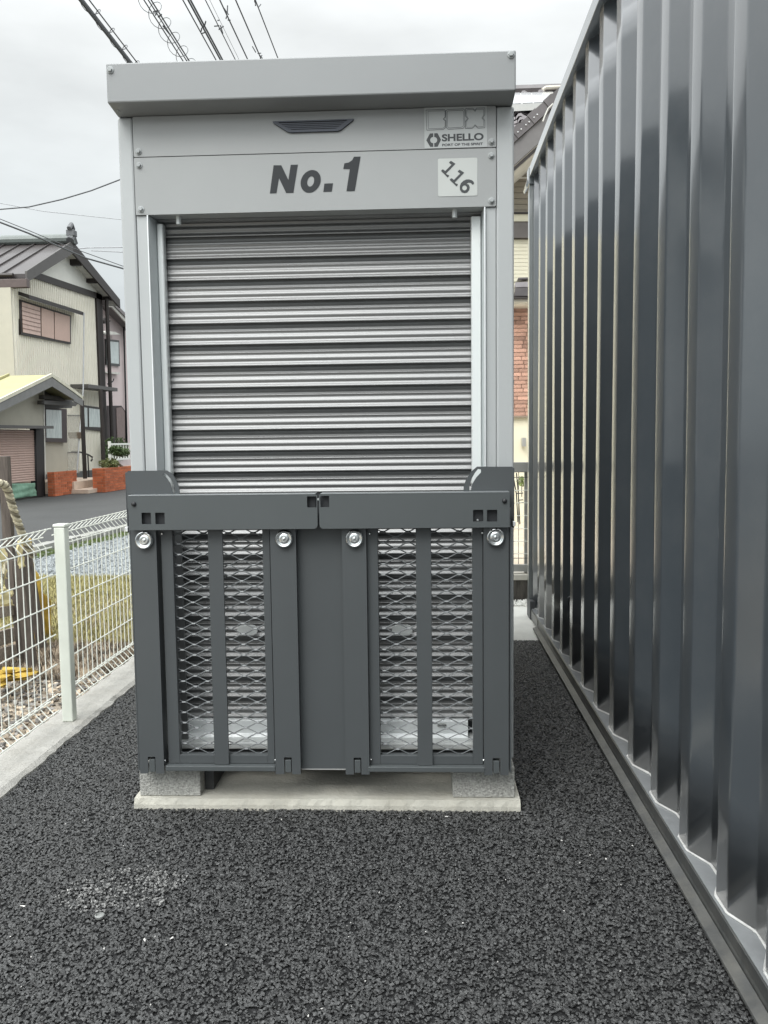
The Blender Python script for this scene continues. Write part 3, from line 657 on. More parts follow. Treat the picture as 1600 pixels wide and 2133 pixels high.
p = bxz(662.8, 1040, YK); MB().lathe([(.0035, 0), (.0035, .005)], (p[0], YK+.006, p[1]), n=8).build('latch', boltm, bl)
p = bxz(995, 1083, YK+.01); MB().lathe([(.004, 0), (.003, .004)], (p[0], YK+.015, p[1]), n=8).build('latch', zinc, br)
# side brackets with arc slots
YP = 2.47
def P_(x, y): return bxz(x, y, YP)
slot = [P_(*q) for q in ((341, 986), (346, 987), (356, 998), (362, 1010), (365, 1024), (362, 1030), (359, 1024), (355, 1008), (347, 996), (340, 990))]
plate('side_bracket', ramp, box, [[P_(*q) for q in ((263, 985), (267, 981), (347, 980), (358, 986), (368, 1002), (373.5, 1018), (374.5, 1060), (263, 1060))], slot], YP, YP+.004)
slot = [P_(*q) for q in ((996, 977), (1002, 978), (1002, 984), (992, 995), (984, 1008), (980, 1026), (978, 1026), (978, 1012), (983, 996), (990, 984))]
plate('side_bracket', ramp, box, [[P_(*q) for q in ((1070, 976), (1067, 972), (994, 972), (982, 982), (971, 999), (966, 1014), (965, 1056), (1070, 1056))], slot], YP, YP+.004)
a = P_(262, 985)[0]; b = P_(1070, 976)[0]
bx('bracket_side', ramp, box, a-.0022, a+.001, YP, YP+.11, bxz(262, 1110, YP)[1], P_(262, 984)[1], .0005)
bx('bracket_side', ramp, box, b-.001, b+.0022, YP, YP+.11, bxz(1070, 1100, YP)[1], P_(1070, 975)[1], .0005)
for x_, py_ in ((a-.001, 1098), (b+.001, 1093)): z = bxz(660, py_, YP)[1]; bx('white_clip', bright, box, x_-.004, x_+.004, YP-.01, YP+.004, z-.008, z+.006, .001)
# outer skirts behind the rails down to the blocks
bx('ramp_skirt', ramp, box, A(283)-.008, A(283)-.004, YR+.004, YB-.002, bxz(660, 1608, YR)[1], zR1, .0005)
bx('ramp_skirt', ramp, box, A(1060)+.003, A(1060)+.008, YR+.004, YB-.002, bxz(660, 1608, YR)[1], zR1, .0005)

# ------------------------------------------------------------ shipping container
ct = thing('shipping_container', 'dark grey corrugated steel container standing beside the storage box', 'container', (.65, 5.33, 0))
def cb(name, m, x0, x1, y0, y1, z0, z1, bevel=.002): return bx(name, m, ct, x0-.65, x1-.65, y0-5.33, y1-5.33, z0, z1, bevel)
CY0, CY1, CT = -.75, 5.33, 2.775
XO, XI = .664, .700
pt = .2855; ycs = [5.29-pt*i for i in range(0, 22)]
pts = []; rr = random.Random(2)
for yc in ycs:
    if yc < CY0+.15: break
    pts += [(XO, yc+.037), (XO, yc-.037), (XI, yc-.037-.072), (XI, yc-.037-.072-.0665)]
pts = [(XO, 5.315)]+[q for q in pts if CY0+.05 < q[1] < 5.312]+[(XO, CY0+.06)]
# rounded folds
fine = []
for i, q in enumerate(pts):
    if 0 < i < len(pts)-1:
        a, b, c = Vector(pts[i-1]), Vector(q), Vector(pts[i+1]); r = .007
        fine += [b+(a-b).normalized()*r, b+(a-b).normalized()*r*.3+(c-b).normalized()*r*.12, b+(c-b).normalized()*r*.3+(a-b).normalized()*r*.12, b+(c-b).normalized()*r]
    else: fine.append(Vector(q))
m = MB(); nzv = 10; k = len(fine); z0, z1 = .068, CT-.062
for j in range(nzv+1):
    z = z0+(z1-z0)*j/nzv
    for q in fine: m.v.append((q.x-.65+.0012*math.sin(q.y*3+z*2.3)*(1 if 0 < j < nzv else 0), q.y-5.33, z))
for j in range(nzv):
    for i in range(k-1): m.f.append((j*k+i, j*k+i+1, (j+1)*k+i+1, (j+1)*k+i))
cw = m.build('corrugated_wall', contm, ct, smooth=True); cw.modifiers.new('thickness', 'SOLIDIFY').thickness = .002
cw.data.set_sharp_from_angle(angle=R(60))
cb('inner_lining', dark, .72, 3.05, CY0+.05, CY1-.05, .1, CT-.07, 0)
cb('roof_sheet', contm, .70, 3.06, CY0+.02, CY1-.02, CT-.03, CT-.01)
cb('top_rail', raila, .640, .700, CY0+.06, CY1-.02, CT-.060, CT)
# bottom rail: web, outward lip, ledge
lipm = mat('scuffed rail lip', (.08, .082, .08), .5, .1, .3, 8, dirt=.6, dirtcol=(.16, .155, .135), dirts=12, bump=.15, bs=50)
for y0_, y1_ in ((CY0+.05, 4.92),):
    pr_ = [(.620, .012), (.620, .019), (.6455, .027), (.6455, .012)]
    MB().loft([(x-.65, y0_-5.33, z) for x, z in pr_], [(x-.65, y1_-5.33, z) for x, z in pr_]).build('rail_lip', lipm, ct)
    pr_ = [(.646, .012), (.6475, .030), (.650, .036), (.650, .064), (.656, .0665), (.71, .0665), (.71, .012)]
    MB().loft([(x-.65, y0_-5.33, z) for x, z in pr_], [(x-.65, y1_-5.33, z) for x, z in pr_]).build('bottom_rail', railb, ct)
pr_ = [(.647, .012), (.647, .064), (.656, .0665), (.71, .0665), (.71, .012)]
MB().loft([(x-.65, 4.921-5.33, z) for x, z in pr_], [(x-.65, CY1-.06-5.33, z) for x, z in pr_]).build('bottom_rail', railb, ct)
cb('rail_ledge', ledgem, .6525, .712, CY0+.06, CY1-.06, .0668, .0695, .0005)
m = MB(); rr = random.Random(8)
bead = [(q.x-.65-.0025+rr.uniform(-.001, .001), q.y-5.33, .0715) for q in fine]
m.tube(bead, [.0024+rr.uniform(0, .0022) for _ in bead], 6); m.build('sealant_bead', sealm, ct, smooth=True)
bead = [(q.x-.65, q.y-5.33, z1+.0) for q in fine]; MB().tube(bead, .0025, 5).build('top_weld', contm, ct, smooth=True)
# end post, corner castings, rain hood
cb('corner_post', mat('end post paint', (.20, .215, .215), .28, 0, .06, coat=.8), .642, .70, CY1-.018, CY1+.045, .12, CT-.10)
cb('corner_casting', mat('bottom casting steel', (.07, .075, .078), .5), .640, .80, CY1-.10, CY1+.05, .0, .118, .006)
cb('corner_casting', raila, .636, .80, CY1-.03, CY1+.06, CT-.10, CT+.004, .006)
cb('corner_casting', raila, .640, .80, CY0-.02, CY0+.10, CT-.11, CT+.004, .006)
cb('corner_casting', contm, .640, .80, CY0-.02, CY0+.10, .0, .118, .006)
cb('end_post', contm, .645, .74, CY0-.01, CY0+.06, .12, CT-.11)
hp = [(0, 0), (0, .09), (-.012, .095), (-.05, -.03), (-.045, -.045), (-.038, -.04)]
MB().loft([(.675+x-.65, CY1+.02-5.33, CT-.06+z) for x, z in hp], [(.675+x-.65, CY1+.16-5.33, CT-.06+z) for x, z in hp]).build('rain_hood', raila, ct)
cb('door_end', contm, .66, 3.05, CY1+.046, CY1+.07, .12, CT-.02)
cb('near_end', contm, .75, 3.05, CY0-.005, CY0+.02, .12, CT-.02)
cb('far_side_wall', contm, 3.06, 3.09, CY0, CY1, .1, CT)
def lash(px0, py0, py1):
    y, z1_ = hx(px0, py0, XI-.012); _, z0_ = hx(px0, py1, XI-.012); x = XI-.018-.65; y -= 5.33
    MB().tube([(x+.018, y, z1_), (x, y, z1_-.012), (x, y, z0_+.012), (x+.018, y, z0_)], .005, 8).build('lashing_bar', contm, ct, smooth=True)
lash(1190, 275, 345); lash(1187, 1240, 1290)

# ------------------------------------------------------------ mesh fence
fn = thing('mesh_fence', 'white welded wire mesh fence along the concrete kerb', 'fence', (-1.45, 3.25, 0))
FX = -1.45
def fence_post(y):
    o = MB().box(-.022, .022, y-3.25-.022, y-3.25+.022, .0185, .805).build('post', postw, fn, bevel=.004)
    c = MB().box(-.025, .025, y-3.25-.025, y-3.25+.025, .8052, .818).build('post_cap', postw, o, bevel=.004)
for y in (1.25, 3.25, 5.25): fence_post(y)
vp = [(0, .806), (.004, .800), (-.028, .772), (-.030, .765), (0, .730), (0, .14), (-.028, .112), (-.030, .105), (0, .072), (0, .064)]
for j, y0 in enumerate((1.29, 3.29)):
    h0 = None
    pan = bpy.data.objects.new('mesh_panel', None); link(pan, fn); pan.location = (-.028, y0-3.25, 0)
    wire0 = None
    for i in range(38):
        y = .03+i*.05
        if i == 0:
            pts = [(a, 0, z) for a, z in vp]; wire0 = MB().tube(pts, .0023, 6).build('wire', white, pan, smooth=True); wire0.location = (0, y, 0)
        else: inst(wire0, 'wire', pan, (random.uniform(-.0005, .0005), y, 0))
    for k_, (dx, z) in enumerate(((.004, .803), (-.029, .768), (.004, .730), (.004, .62), (.004, .50), (.004, .38), (.004, .26), (.004, .14), (-.029, .108), (.004, .072))):
        if h0 is None: h0 = MB().tube([(0, 0, 0), (0, 1.92, 0)], .0027, 6).build('wire', white, pan, smooth=True); h0.location = (dx, 0, z)
        else: inst(h0, 'wire', pan, (dx, 0, z))
bx('fence_clip', zinc, fn, -.005, .03, 1.0, 1.03, .52, .56, .002)

# ------------------------------------------------------------ old barricade beyond the fence
def stake(name, p, q, w, label, m=wood):
    o = MB().bar(p, q, w, w*.7).build(name, m, bevel=.004); return tag(o, label, 'stake', 'old wooden stakes behind the mesh fence')
def bp(x, y, X=-2.05): a = hx(x, y, X); return (X, a[0], a[1])
stake('wooden_stake', bp(9, 950), bp(24, 1240), .048, 'grey weathered stake wrapped by rope, tallest behind the mesh fence')
stake('wooden_stake', bp(38, 1165, -2.0), bp(68, 1400, -2.0), .05, 'brown split stake with its foot nearest the white fence post')
stake('wooden_stake', bp(52, 1140, -2.12), bp(94, 1385, -2.12), .048, 'thin dark stake leaning behind the brown split stake')
stake('wooden_stake', bp(20, 1175, -2.12), bp(50, 1390, -2.12), .04, 'short dark stake between the tallest stake and the split one')
def plank(p, q, h, label):
    o = MB().bar(p, q, .02, h).build('wooden_plank', wood2, bevel=.003); return tag(o, label, 'plank', 'grey planks across the old stakes')
plank(bp(-40, 1285, -2.10), bp(34, 1268, -2.14), .055, 'flat grey plank across the stakes above the yellow netting')
plank(bp(-30, 1338, -2.16), bp(40, 1318, -2.18), .075, 'split pale log lying below the flat grey plank')
plank(bp(-30, 1372, -2.16), bp(38, 1352, -2.18), .06, 'lowest dark log lying on the soil behind the netting')
def cloth(name, quad, X, m, label, cat, amp=.02, n=12):
    a, b, c, d = [Vector(bp(*q, X)) for q in quad]; mb = MB(); rr = random.Random(len(label))
    ph = rr.random()*6
    for j in range(n+1):
        for i in range(n+1):
            u, v = i/n, j/n; P = (a*(1-u)+b*u)*(1-v)+(d*(1-u)+c*u)*v
            mb.v.append((P.x+amp*math.sin(u*9+ph+v*3)+amp*.5*math.sin(v*14+u*5)+rr.uniform(-.3, .3)*amp, P.y+amp*.4*math.sin(v*8+ph), P.z+rr.uniform(-.2, .2)*amp))
    for j in range(n):
        for i in range(n): k = j*(n+1)+i; mb.f.append((k, k+1, k+n+2, k+n+1))
    o = mb.build(name, m, smooth=True); o.modifiers.new('thickness', 'SOLIDIFY').thickness = .003
    return tag(o, label, cat)
cloth('yellow_netting', [(48, 1120), (58, 1128), (108, 1330), (76, 1338)], -2.22, yel, 'crumpled yellow netting hanging behind the thin leaning stake', 'netting', .03)
cloth('yellow_netting', [(-30, 1402), (46, 1390), (54, 1410), (-30, 1434)], -1.92, yel, 'heap of yellow netting lying on soil at the foot of stakes', 'netting', .05)
cloth('yellow_cloth', [(-10, 1140), (9, 1142), (18, 1205), (-10, 1205)], -1.96, yelp, 'upper faded yellow cloth strip tied to the tallest stake', 'cloth', .01)
cloth('yellow_cloth', [(2, 1222), (24, 1230), (30, 1262), (-8, 1262)], -1.98, yelp, 'lower faded yellow cloth strip below the tied one', 'cloth', .01)
cloth('yellow_cloth', [(34, 1128), (46, 1124), (50, 1180), (42, 1184)], -1.95, yelp, 'narrow faded yellow strip beside the rope end', 'cloth', .008)
def rope(pts, r, label, X=-1.98):
    P = [Vector(bp(*q, X)) for q in pts]; dense = []
    for a, b in zip(P, P[1:]): dense += [a.lerp(b, t/14) for t in range(14)]
    root = thing('rope', label, 'rope', P[0])
    for s in range(3):
        pp = []
        for i, q in enumerate(dense):
            d = (dense[min(i+1, len(dense)-1)]-dense[max(i-1, 0)]).normalized(); a = d.cross(Vector((1, 0, 0))).normalized(); b = a.cross(d); th = i*.55+s*2.094
            pp.append(q-P[0]+(a*math.cos(th)+b*math.sin(th))*r*.6)
        MB().tube(pp, r*.62, 6).build('strand', ropem if s < 2 else ropeb, root, smooth=True)
rope([(-22, 1012), (-4, 1006), (10, 1010), (18, 1025), (26, 1055), (38, 1090), (48, 1118), (60, 1140), (70, 1158)], .017, 'thick pale twisted rope looped over the tallest stake')
rope([(14, 1165), (6, 1195), (2, 1228)], .007, 'thin black and pale rope hanging between cloth strips', -1.93)

# ------------------------------------------------------------ cream house on the left
HXM = -9.8
def hp_(x, y, X=HXM): a = hx(x, y, X); return Vector((X, a[0], a[1]))
hs = thing('cream_house', 'two storey cream house with brown roof and pink shuttered window', 'house', (HXM, hx(218, 900, HXM)[0], 0))
HO = hs.location
def pane(name, m, pts, X, th, par=hs, O=HO):        # polygon from sight points on the wall plane, with thickness towards +x
    lp = [hx(x, y, X) for x, y in pts]; lp = [(a-O.y, b-O.z) for a, b in lp]
    return plate(name, m, par, [lp], X-O.x-th, X-O.x, axis='x')
ya0 = hx(38, 900, HXM)[0]; ya1 = hx(218, 900, HXM)[0]
pk = hp_(139, 522); er = hp_(207, 618); el = hp_(40, 592)
wallp = [(ya0, -.1), (ya1, -.1), (ya1, er.z+.15), (pk.y, pk.z+.1), (ya0, el.z)]
plate('gable_wall', cream, hs, [[(a-HO.y, b) for a, b in wallp]], -.2, 0, axis='x')
pane('gable_infill', creamg, [(62, 572), (137, 526), (205, 614)], HXM+.02, .018)
bx('front_wall', cream2, hs, -12, -.001, ya0-HO.y-.03, ya0-HO.y-.002, -.1, el.z, 0)
OVX = 1.0
OH = .30
def rp_(x, y): return hp_(x, y, HXM+OH)
r_pk = rp_(148, 507); r_l = rp_(52, 570); r_r = rp_(247, 628)
def slope(name, a, b, m, th=.10, X0=-13., par=hs, O=HO):
    A_ = [Vector((X0, a.y, a.z)), Vector((a.x, a.y, a.z)), Vector((b.x, b.y, b.z)), Vector((X0, b.y, b.z))]
    A_ = [q-O if i in (1, 2) else Vector((X0, q.y-O.y, q.z-O.z)) for i, q in enumerate(A_)]
    dn = Vector((0, 0, -th)); return MB().loft(A_, [q+dn for q in A_]).build(name, m, par)
slope('roof_slope', r_pk, r_l, brownr); slope('roof_slope', r_pk, r_r, brownr)
rb = MB(); y_ = ya0-HO.y+.06                         # vertical siding ribs
while y_ < ya1-HO.y-.4:
    yw = y_+HO.y; top_ = el.z+(pk.z-el.z)*(yw-ya0)/(pk.y-ya0) if yw < pk.y else pk.z+(er.z-pk.z)*(yw-pk.y)/(ya1-pk.y)
    rb.box(.0, .016, y_, y_+.045, .38, top_-.05); y_ += .115
tag(rb.build('siding_ribs', cream, hs), kind='stuff')
# standing seams on the near slope
a, b = r_pk-HO, r_l-HO
for i in range(15):
    x = a.x-.55-i*.42
    MB().bar((x, a.y, a.z+.015), (x, b.y, b.z+.015), .025, .05).build('roof_seam', brownr, hs)
for p, q, nm in ((r_pk, r_l, 'barge_board'), (r_pk, r_r, 'barge_board')):
    P, Q = p-HO, q-HO
    MB().loft([P+Vector((.0, 0, .06)), P+Vector((.05, 0, .06)), P+Vector((.05, 0, -.26)), P+Vector((0, 0, -.26))], [Q+Vector((.0, 0, .06)), Q+Vector((.05, 0, .06)), Q+Vector((.05, 0, -.20)), Q+Vector((0, 0, -.20))]).build(nm, greyt if q is r_l else brown, hs)
    MB().loft([P+Vector((-.02, 0, -.12)), P+Vector((-OH, 0, -.12)), P+Vector((-OH, 0, -.14)), P+Vector((-.02, 0, -.14))], [Q+Vector((-.02, 0, -.12)), Q+Vector((-OH, 0, -.12)), Q+Vector((-OH, 0, -.14)), Q+Vector((-.02, 0, -.14))]).build('soffit_board', soff, hs)
MB().tube([a+Vector((.1, 0, .12)), a+Vector((-12, 0, .12))], .13, 10).build('ridge_cap', mat('grey green ridge', (.16, .18, .17), .5), hs)
m = MB(); m.tube([a+Vector((.02, -.12, .05)), a+Vector((.02, .02, .2)), a+Vector((.02, .16, .02))], .11, 8); m.box(a.x-.08, a.x+.14, a.y-.12, a.y+.10, a.z+.18, a.z+.34); m.tube([a+Vector((.03, -.16, .35)), a+Vector((.03, .0, .50)), a+Vector((.03, .1, .38))], .07, 7)
m.build('ridge_ornament', mat('grey ridge tile', (.13, .135, .14), .7), hs, bevel=.02)
# gutter and lower eave at the near side
MB().box(-12, b.x+.1, b.y-.14, b.y+.02, b.z-.34, b.z-.14).build('eave_fascia', mat('brown eave', (.10, .075, .07), .45), hs, bevel=.01)
MB().tube([(-12, b.y-.08, b.z-.02), (b.x-.25, b.y-.08, b.z-.04)], .05, 8).build('gutter', brown, hs)
bd0, bd1 = hp_(60, 570), hp_(208, 619)
MB().bar(bd0-HO+Vector((.03, 0, 0)), bd1-HO+Vector((.03, 0, 0)), .06, .17).build('gable_band', brown, hs)
for q in ((146, 538), (180, 575), (212, 612)):
    P = hp_(*q)-HO; bx('purlin_end', brown, hs, .0, OH-.02, P.y-.08, P.y+.08, P.z-.2, P.z+.02, 0)
# corner post and pipe
y1 = ya1-HO.y
bx('corner_board', brown, hs, -.1, .06, y1-.36, y1+.08, -.1, er.z+.05, 0)
MB().tube([(.18, y1+.12, .1), (.18, y1+.12, er.z-.05)], .06, 8).build('downpipe', brown, hs, smooth=True)
# upper window
wf = pane('window', brown, [(43, 624), (148, 657), (148, 717), (44, 697)], HXM+.06, .055)
for pts_, mm in (([(46.5, 629), (84, 640.5), (85, 699.5), (48, 692)], mat('pink shutter box', (.62, .46, .40), .55)), ([(86.5, 641), (112, 649.5), (113, 706), (87, 700)], pinks), ([(114, 650), (145.5, 659), (146, 712.5), (114.5, 706.5)], pinks)):
    pane('shutter_panel', mm, pts_, HXM+.075, .012, wf)
for i in range(1, 7):
    t = i/7; P = hp_(47, 629+63*t, HXM+.08)-HO; Q = hp_(84.5, 640.5+59*t, HXM+.08)-HO
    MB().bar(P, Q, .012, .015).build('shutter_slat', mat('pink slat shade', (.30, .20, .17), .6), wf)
P, Q = hp_(37, 615)-HO, hp_(174, 650, HXM+.28)-HO-Vector((.28, 0, 0))
MB().loft([P+Vector((0, 0, .10)), P+Vector((.28, 0, -.0)), P+Vector((.28, 0, -.09)), P+Vector((0, 0, .02))], [Q+Vector((0, 0, .10)), Q+Vector((.28, 0, -.0)), Q+Vector((.28, 0, -.09)), Q+Vector((0, 0, .02))]).build('window_hood', brown, hs)
MB().loft([P+Vector((.0, 0, .018)), P+Vector((.27, 0, -.092)), P+Vector((.27, 0, -.10)), P+Vector((0, 0, 0))], [Q+Vector((.0, 0, .018)), Q+Vector((.27, 0, -.092)), Q+Vector((.27, 0, -.10)), Q+Vector((0, 0, 0))]).build('hood_soffit', soff, hs)
# ground floor window, hood, posts
wf = pane('window', brown, [(170, 843), (217, 850), (217, 899), (170, 893)], HXM+.06, .055)
pane('pane', curt, [(172.5, 848), (182, 849.5), (182.5, 889), (173, 888)], HXM+.07, .008, wf)
pane('pane', curt, [(185.5, 850), (209, 853), (210, 890), (186, 889)], HXM+.07, .008, wf)
P, Q = hp_(165, 804, HXM+.3)-HO, hp_(228, 812, HXM+.3)-HO
MB().bar(P, Q, .5, .10).build('porch_roof', greyt, hs)
for px_ in (210,):
    P = hp_(px_, 812, HXM+.9)-HO; MB().tube([(P.x, P.y, .1), (P.x, P.y, P.z)], .055, 8).build('porch_post', brown, hs)
bx('foundation', mat('grey foundation', (.12, .12, .115), .9), hs, -.1, .035, ya0-HO.y-.03, y1-.4, -.1, .38, 0)
P = hp_(175, 652, HXM+.3)-HO; Q = hp_(160, 985, HXM+1.0)-HO
MB().tube([P, P.lerp(Q, .5)+Vector((.05, .05, 0)), Q], .018, 6).build('drop_cable', cableg, hs)

# ------------------------------------------------------------ annex garage
GX = -8.42
gs = thing('garage_annex', 'low cream garage with pale yellow roof and half open pink roller shutter', 'garage', (GX, 18.0, 0)); GO = gs.location
def gpt(x, y, X=GX): a = hx(x, y, X); return Vector((X, a[0], a[1]))
def gpane(name, m, pts, X, th, par=gs): return pane(name, m, pts, X, th, par, GO)
gpane('garage_wall', cream2, [(-60, 870), (90, 798), (92, 888), (-60, 888)], GX, .15)
gpane('dark_pillar', mat('near black post', (.022, .02, .02), .6), [(75, 892), (91.5, 892), (94.5, 1034), (78, 1034)], GX+.01, .14)
gpane('white_trim', soff, [(90.5, 800), (92, 800), (96, 1000), (94, 1000)], GX+.02, .03)
# shutter
P0 = gpt(-40, 893, GX-.05); P1 = gpt(75.5, 893, GX-.05); zb = gpt(60, 1003, GX-.05).z
n_ = 22
sl0 = MB().add([(0, P0.y-GO.y, 0), (.018, P0.y-GO.y, -.03), (.018, P0.y-GO.y, -.058), (0, P0.y-GO.y, -.066), (0, P1.y-GO.y, 0), (.018, P1.y-GO.y, -.03), (.018, P1.y-GO.y, -.058), (0, P1.y-GO.y, -.066)], [(0, 1, 5, 4), (1, 2, 6, 5), (2, 3, 7, 6), (0, 3, 2, 1), (4, 5, 6, 7), (3, 0, 4, 7)]).build('roller_slat', pinkr, gs)
step = (P0.z-zb)/n_; sl0.scale = (1, 1, step/.066); sl0.location = (-.05, 0, P0.z)
for i in range(1, n_): inst(sl0, 'roller_slat', gs, (-.05, 0, P0.z-i*step), scale=(1, 1, step/.066))
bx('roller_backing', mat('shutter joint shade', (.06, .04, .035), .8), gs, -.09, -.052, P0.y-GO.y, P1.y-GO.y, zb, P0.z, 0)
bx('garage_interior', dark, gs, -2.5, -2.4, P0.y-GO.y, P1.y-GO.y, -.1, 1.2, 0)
P = gpt(-40, 888, GX+.30)-GO; Q = gpt(112, 890, GX+.30)-GO
MB().bar(P+Vector((-.15, 0, 0)), Q+Vector((-.15, 0, 0)), .3, .06).build('shutter_canopy', greyt, gs)
tp = cloth('tarpaulin', [(16, 1008), (74, 1006), (76, 1033), (20, 1040)], GX+.03, tarpm, 'crumpled green tarpaulin under the half open roller shutter', 'tarpaulin', .014)
# roof
g_pk, g_l, g_r = gpt(105, 781, GX+.5), gpt(-40, 852, GX+.5), gpt(170, 828, GX+.5)
gmid = gpt(150, 813, GX+.5)
slope('roof_slope', g_pk, g_l, yroof, .05, -7, gs, GO); slope('roof_slope', g_pk, gmid, yroof, .05, -7, gs, GO); slope('roof_slope', gmid, g_r, yroof, .05, -7, gs, GO)
for p, q in ((g_pk, g_l), (g_pk, gmid), (gmid, g_r)):
    P, Q = p-GO, q-GO
    MB().loft([P+Vector((.0, 0, .03)), P+Vector((.04, 0, .03)), P+Vector((.04, 0, -.04)), P+Vector((0, 0, -.04))], [Q+Vector((.0, 0, .03)), Q+Vector((.04, 0, .03)), Q+Vector((.04, 0, -.04)), Q+Vector((0, 0, -.04))]).build('roof_edge', mat('cream roof edge', (.62, .60, .48), .6), gs)
    MB().loft([P+Vector((.0, 0, -.055)), P+Vector((.03, 0, -.055)), P+Vector((.03, 0, -.24)), P+Vector((0, 0, -.24))], [Q+Vector((.0, 0, -.055)), Q+Vector((.03, 0, -.055)), Q+Vector((.03, 0, -.2)), Q+Vector((0, 0, -.2))]).build('barge_board', mat('mid grey board', (.19, .19, .185), .6), gs)
P, Q = g_pk-GO, g_l-GO
for i in range(5): MB().bar(P+Vector((-.9-i*.9, 0, .03)), Q+Vector((-.9-i*.9, 0, .03)), .04, .04).build('roof_seam', yroof, gs)
# porch ceiling shade, beams, window bay
P = gpt(92, 812, GX-.2)-GO; Q = gpt(150, 830, GX-.2)-GO
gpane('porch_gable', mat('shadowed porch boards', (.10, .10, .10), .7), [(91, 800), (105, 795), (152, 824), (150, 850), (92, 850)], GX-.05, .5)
gpane('porch_beam', greyt, [(92, 823), (160, 827), (157, 835), (92, 831)], GX+.12, .15)
gpane('porch_beam', greyt, [(92, 834), (164, 838), (158, 846), (92, 842)], GX+.25, .15)
gpane('bay_wall', cream2, [(94, 846), (140, 850), (140.5, 988), (95, 988)], GX-.45, .15)
wf = gpane('window', mat('dark purple brown frame', (.06, .045, .045), .5), [(93, 848), (139, 852), (140, 922), (95, 920)], GX-.35, .09)
gpane('pane', curt, [(96, 853), (128, 855), (129, 913), (97, 912)], GX-.34, .008, wf)
# glazed screen, posts, basket, handrail
P = gpt(170, 826, GX-.1)-GO; MB().tube([(P.x, P.y, 0), (P.x, P.y, P.z-.1)], .055, 4).build('porch_post', brown, gs)
gpane('screen_panel', glue, [(141, 862), (165, 862), (166, 985), (141, 985)], GX-.5, .01)
for y_ in (865, 942, 985): gpane('screen_bar', greyt, [(140, y_), (167, y_), (167, y_+1.6), (140, y_+1.6)], GX-.47, .02)
bk = MB(); c = gpt(158, 902, GX-.6)-GO
bk.lathe([(.16, -.14), (.2, .0), (.2, .02), (.17, -.0), (.14, -.13)], c, axis='z', n=14); tag(bk.build('hanging_basket', mat('brown basket', (.20, .16, .12), .8), None, loc=GO), 'brown woven basket behind the glazed porch screen', 'basket')
hr = MB(); pts_ = [gpt(*q, GX-.7)-GO for q in ((150, 941), (168, 942), (184, 947), (192, 952), (192, 957), (190, 960))]; hr.tube(pts_, .022, 8)
q = gpt(183, 947, GX-.7)-GO; hr.tube([q, (q.x, q.y, .15)], .02, 8); tag(hr.build('handrail', brown, None, loc=GO), 'curved brown handrail beside the porch steps', 'handrail')

# planters of brick
def planter(name, label, X, px0, px1, ytop, ybot, nearw, rows):
    (ya, z1_), (yb, _) = hx(px0, ytop, X), hx(px1, ytop, X)
    root = thing(name, label, 'brick planter', (X, ya, 0), group='orange brick planters by the road')
    Ln = yb-ya; Hh = z1_; bx('mortar_core', mortar, root, -nearw+.008, -.008, .008, Ln-.008, 0, Hh-.008, 0)
    bh = Hh/rows; bl_ = .215; b0 = None
    for r in range(rows):
        y = -(r % 2)*bl_/2
        while y < Ln:
            a, b = max(y, 0), min(y+bl_-.012, Ln)
            if b-a > .03:
                if b0 is None: b0 = MB().box(-.05, 0, 0, 1, 0, 1).build('brick', brick, root); o = b0
                else: o = inst(b0, 'brick', root, (0, 0, 0))
                o.location = (random.uniform(-.003, .003), a, r*bh+.004); o.scale = (1, b-a, bh-.010)
            y += bl_
        x = -nearw-(r % 2)*bl_/2
        while x < -.055:
            a, b = max(x, -nearw), min(x+bl_-.012, -.052)
            if b-a > .02:
                o = inst(b0, 'brick', root, (b, random.uniform(-.003, .001), r*bh+.004)); o.scale = ((b-a)/.05, .06, bh-.010)
            x += bl_
    return root
planter('brick_planter', 'low orange brick wall beside the dark garage pillar', -8.15, 113, 160, 983, 1035, .16, 9)
planter('brick_planter', 'long orange brick planter holding a shrub before the pink house', -7.55, 218, 300, 975, 1018, .30, 9)
bx_ = MB().box(-9.4, -7.75, 18.9, 21.4, 0, .10).box(-9.4, -8.1, 18.95, 21.3, .10, .28).build('porch_step', tilem, bevel=.01); tag(bx_, 'pale tiled step between the two brick planters', 'step')
# shrubs
def leafball(o_name, m, parent, blobs, n, s, seed):
    rr = random.Random(seed); mb = MB()
    for (c, r) in blobs:
        for _ in range(n):
            d = Vector((rr.gauss(0, 1), rr.gauss(0, 1), rr.gauss(0, 1))).normalized()*rr.random()**.4
            p = Vector(c)+Vector((d.x*r[0], d.y*r[1], d.z*r[2])); a = Vector((rr.gauss(0, 1), rr.gauss(0, 1), rr.gauss(0, 1))).normalized()*s; b = a.cross(Vector((rr.gauss(0, 1), rr.gauss(0, 1), rr.gauss(0, 1)))).normalized()*s*.5
            mb.add([p-a, p+b, p+a, p-b], [(0, 1, 2, 3)])
    return mb.build(o_name, m, parent)
P = Vector((-7.7, hx(248, 950, -7.7)[0], 0)); zt_ = hx(248, 943, -7.7)[1]
tr = thing('bonsai_pine', 'small cloud pruned pine growing in the long brick planter', 'shrub', P)
MB().tube([(0, 0, .3), (.05, .05, zt_-.35), (-.08, -.1, zt_-.2), (.02, 0, zt_)], [.05, .04, .03, .02], 7).build('trunk', mat('pale bark', (.20, .16, .12), .9), tr)
leafball('foliage', leafm, tr, [((0, -.05, zt_+.03), (.30, .34, .10)), ((0, .18, zt_-.02), (.2, .22, .08)), ((0, -.2, zt_+.1), (.16, .2, .07))], 420, .035, 4)
P = Vector((-7.75, hx(228, 965, -7.75)[0], 0)); z_ = hx(228, 966, -7.75)[1]
tr = thing('low_shrub', 'low olive shrub at the near end of the brick planter', 'shrub', P)
MB().tube([(0, 0, .3), (0, 0, z_)], .03, 6).build('stem', mat('pale bark', (.2, .16, .12)), tr)
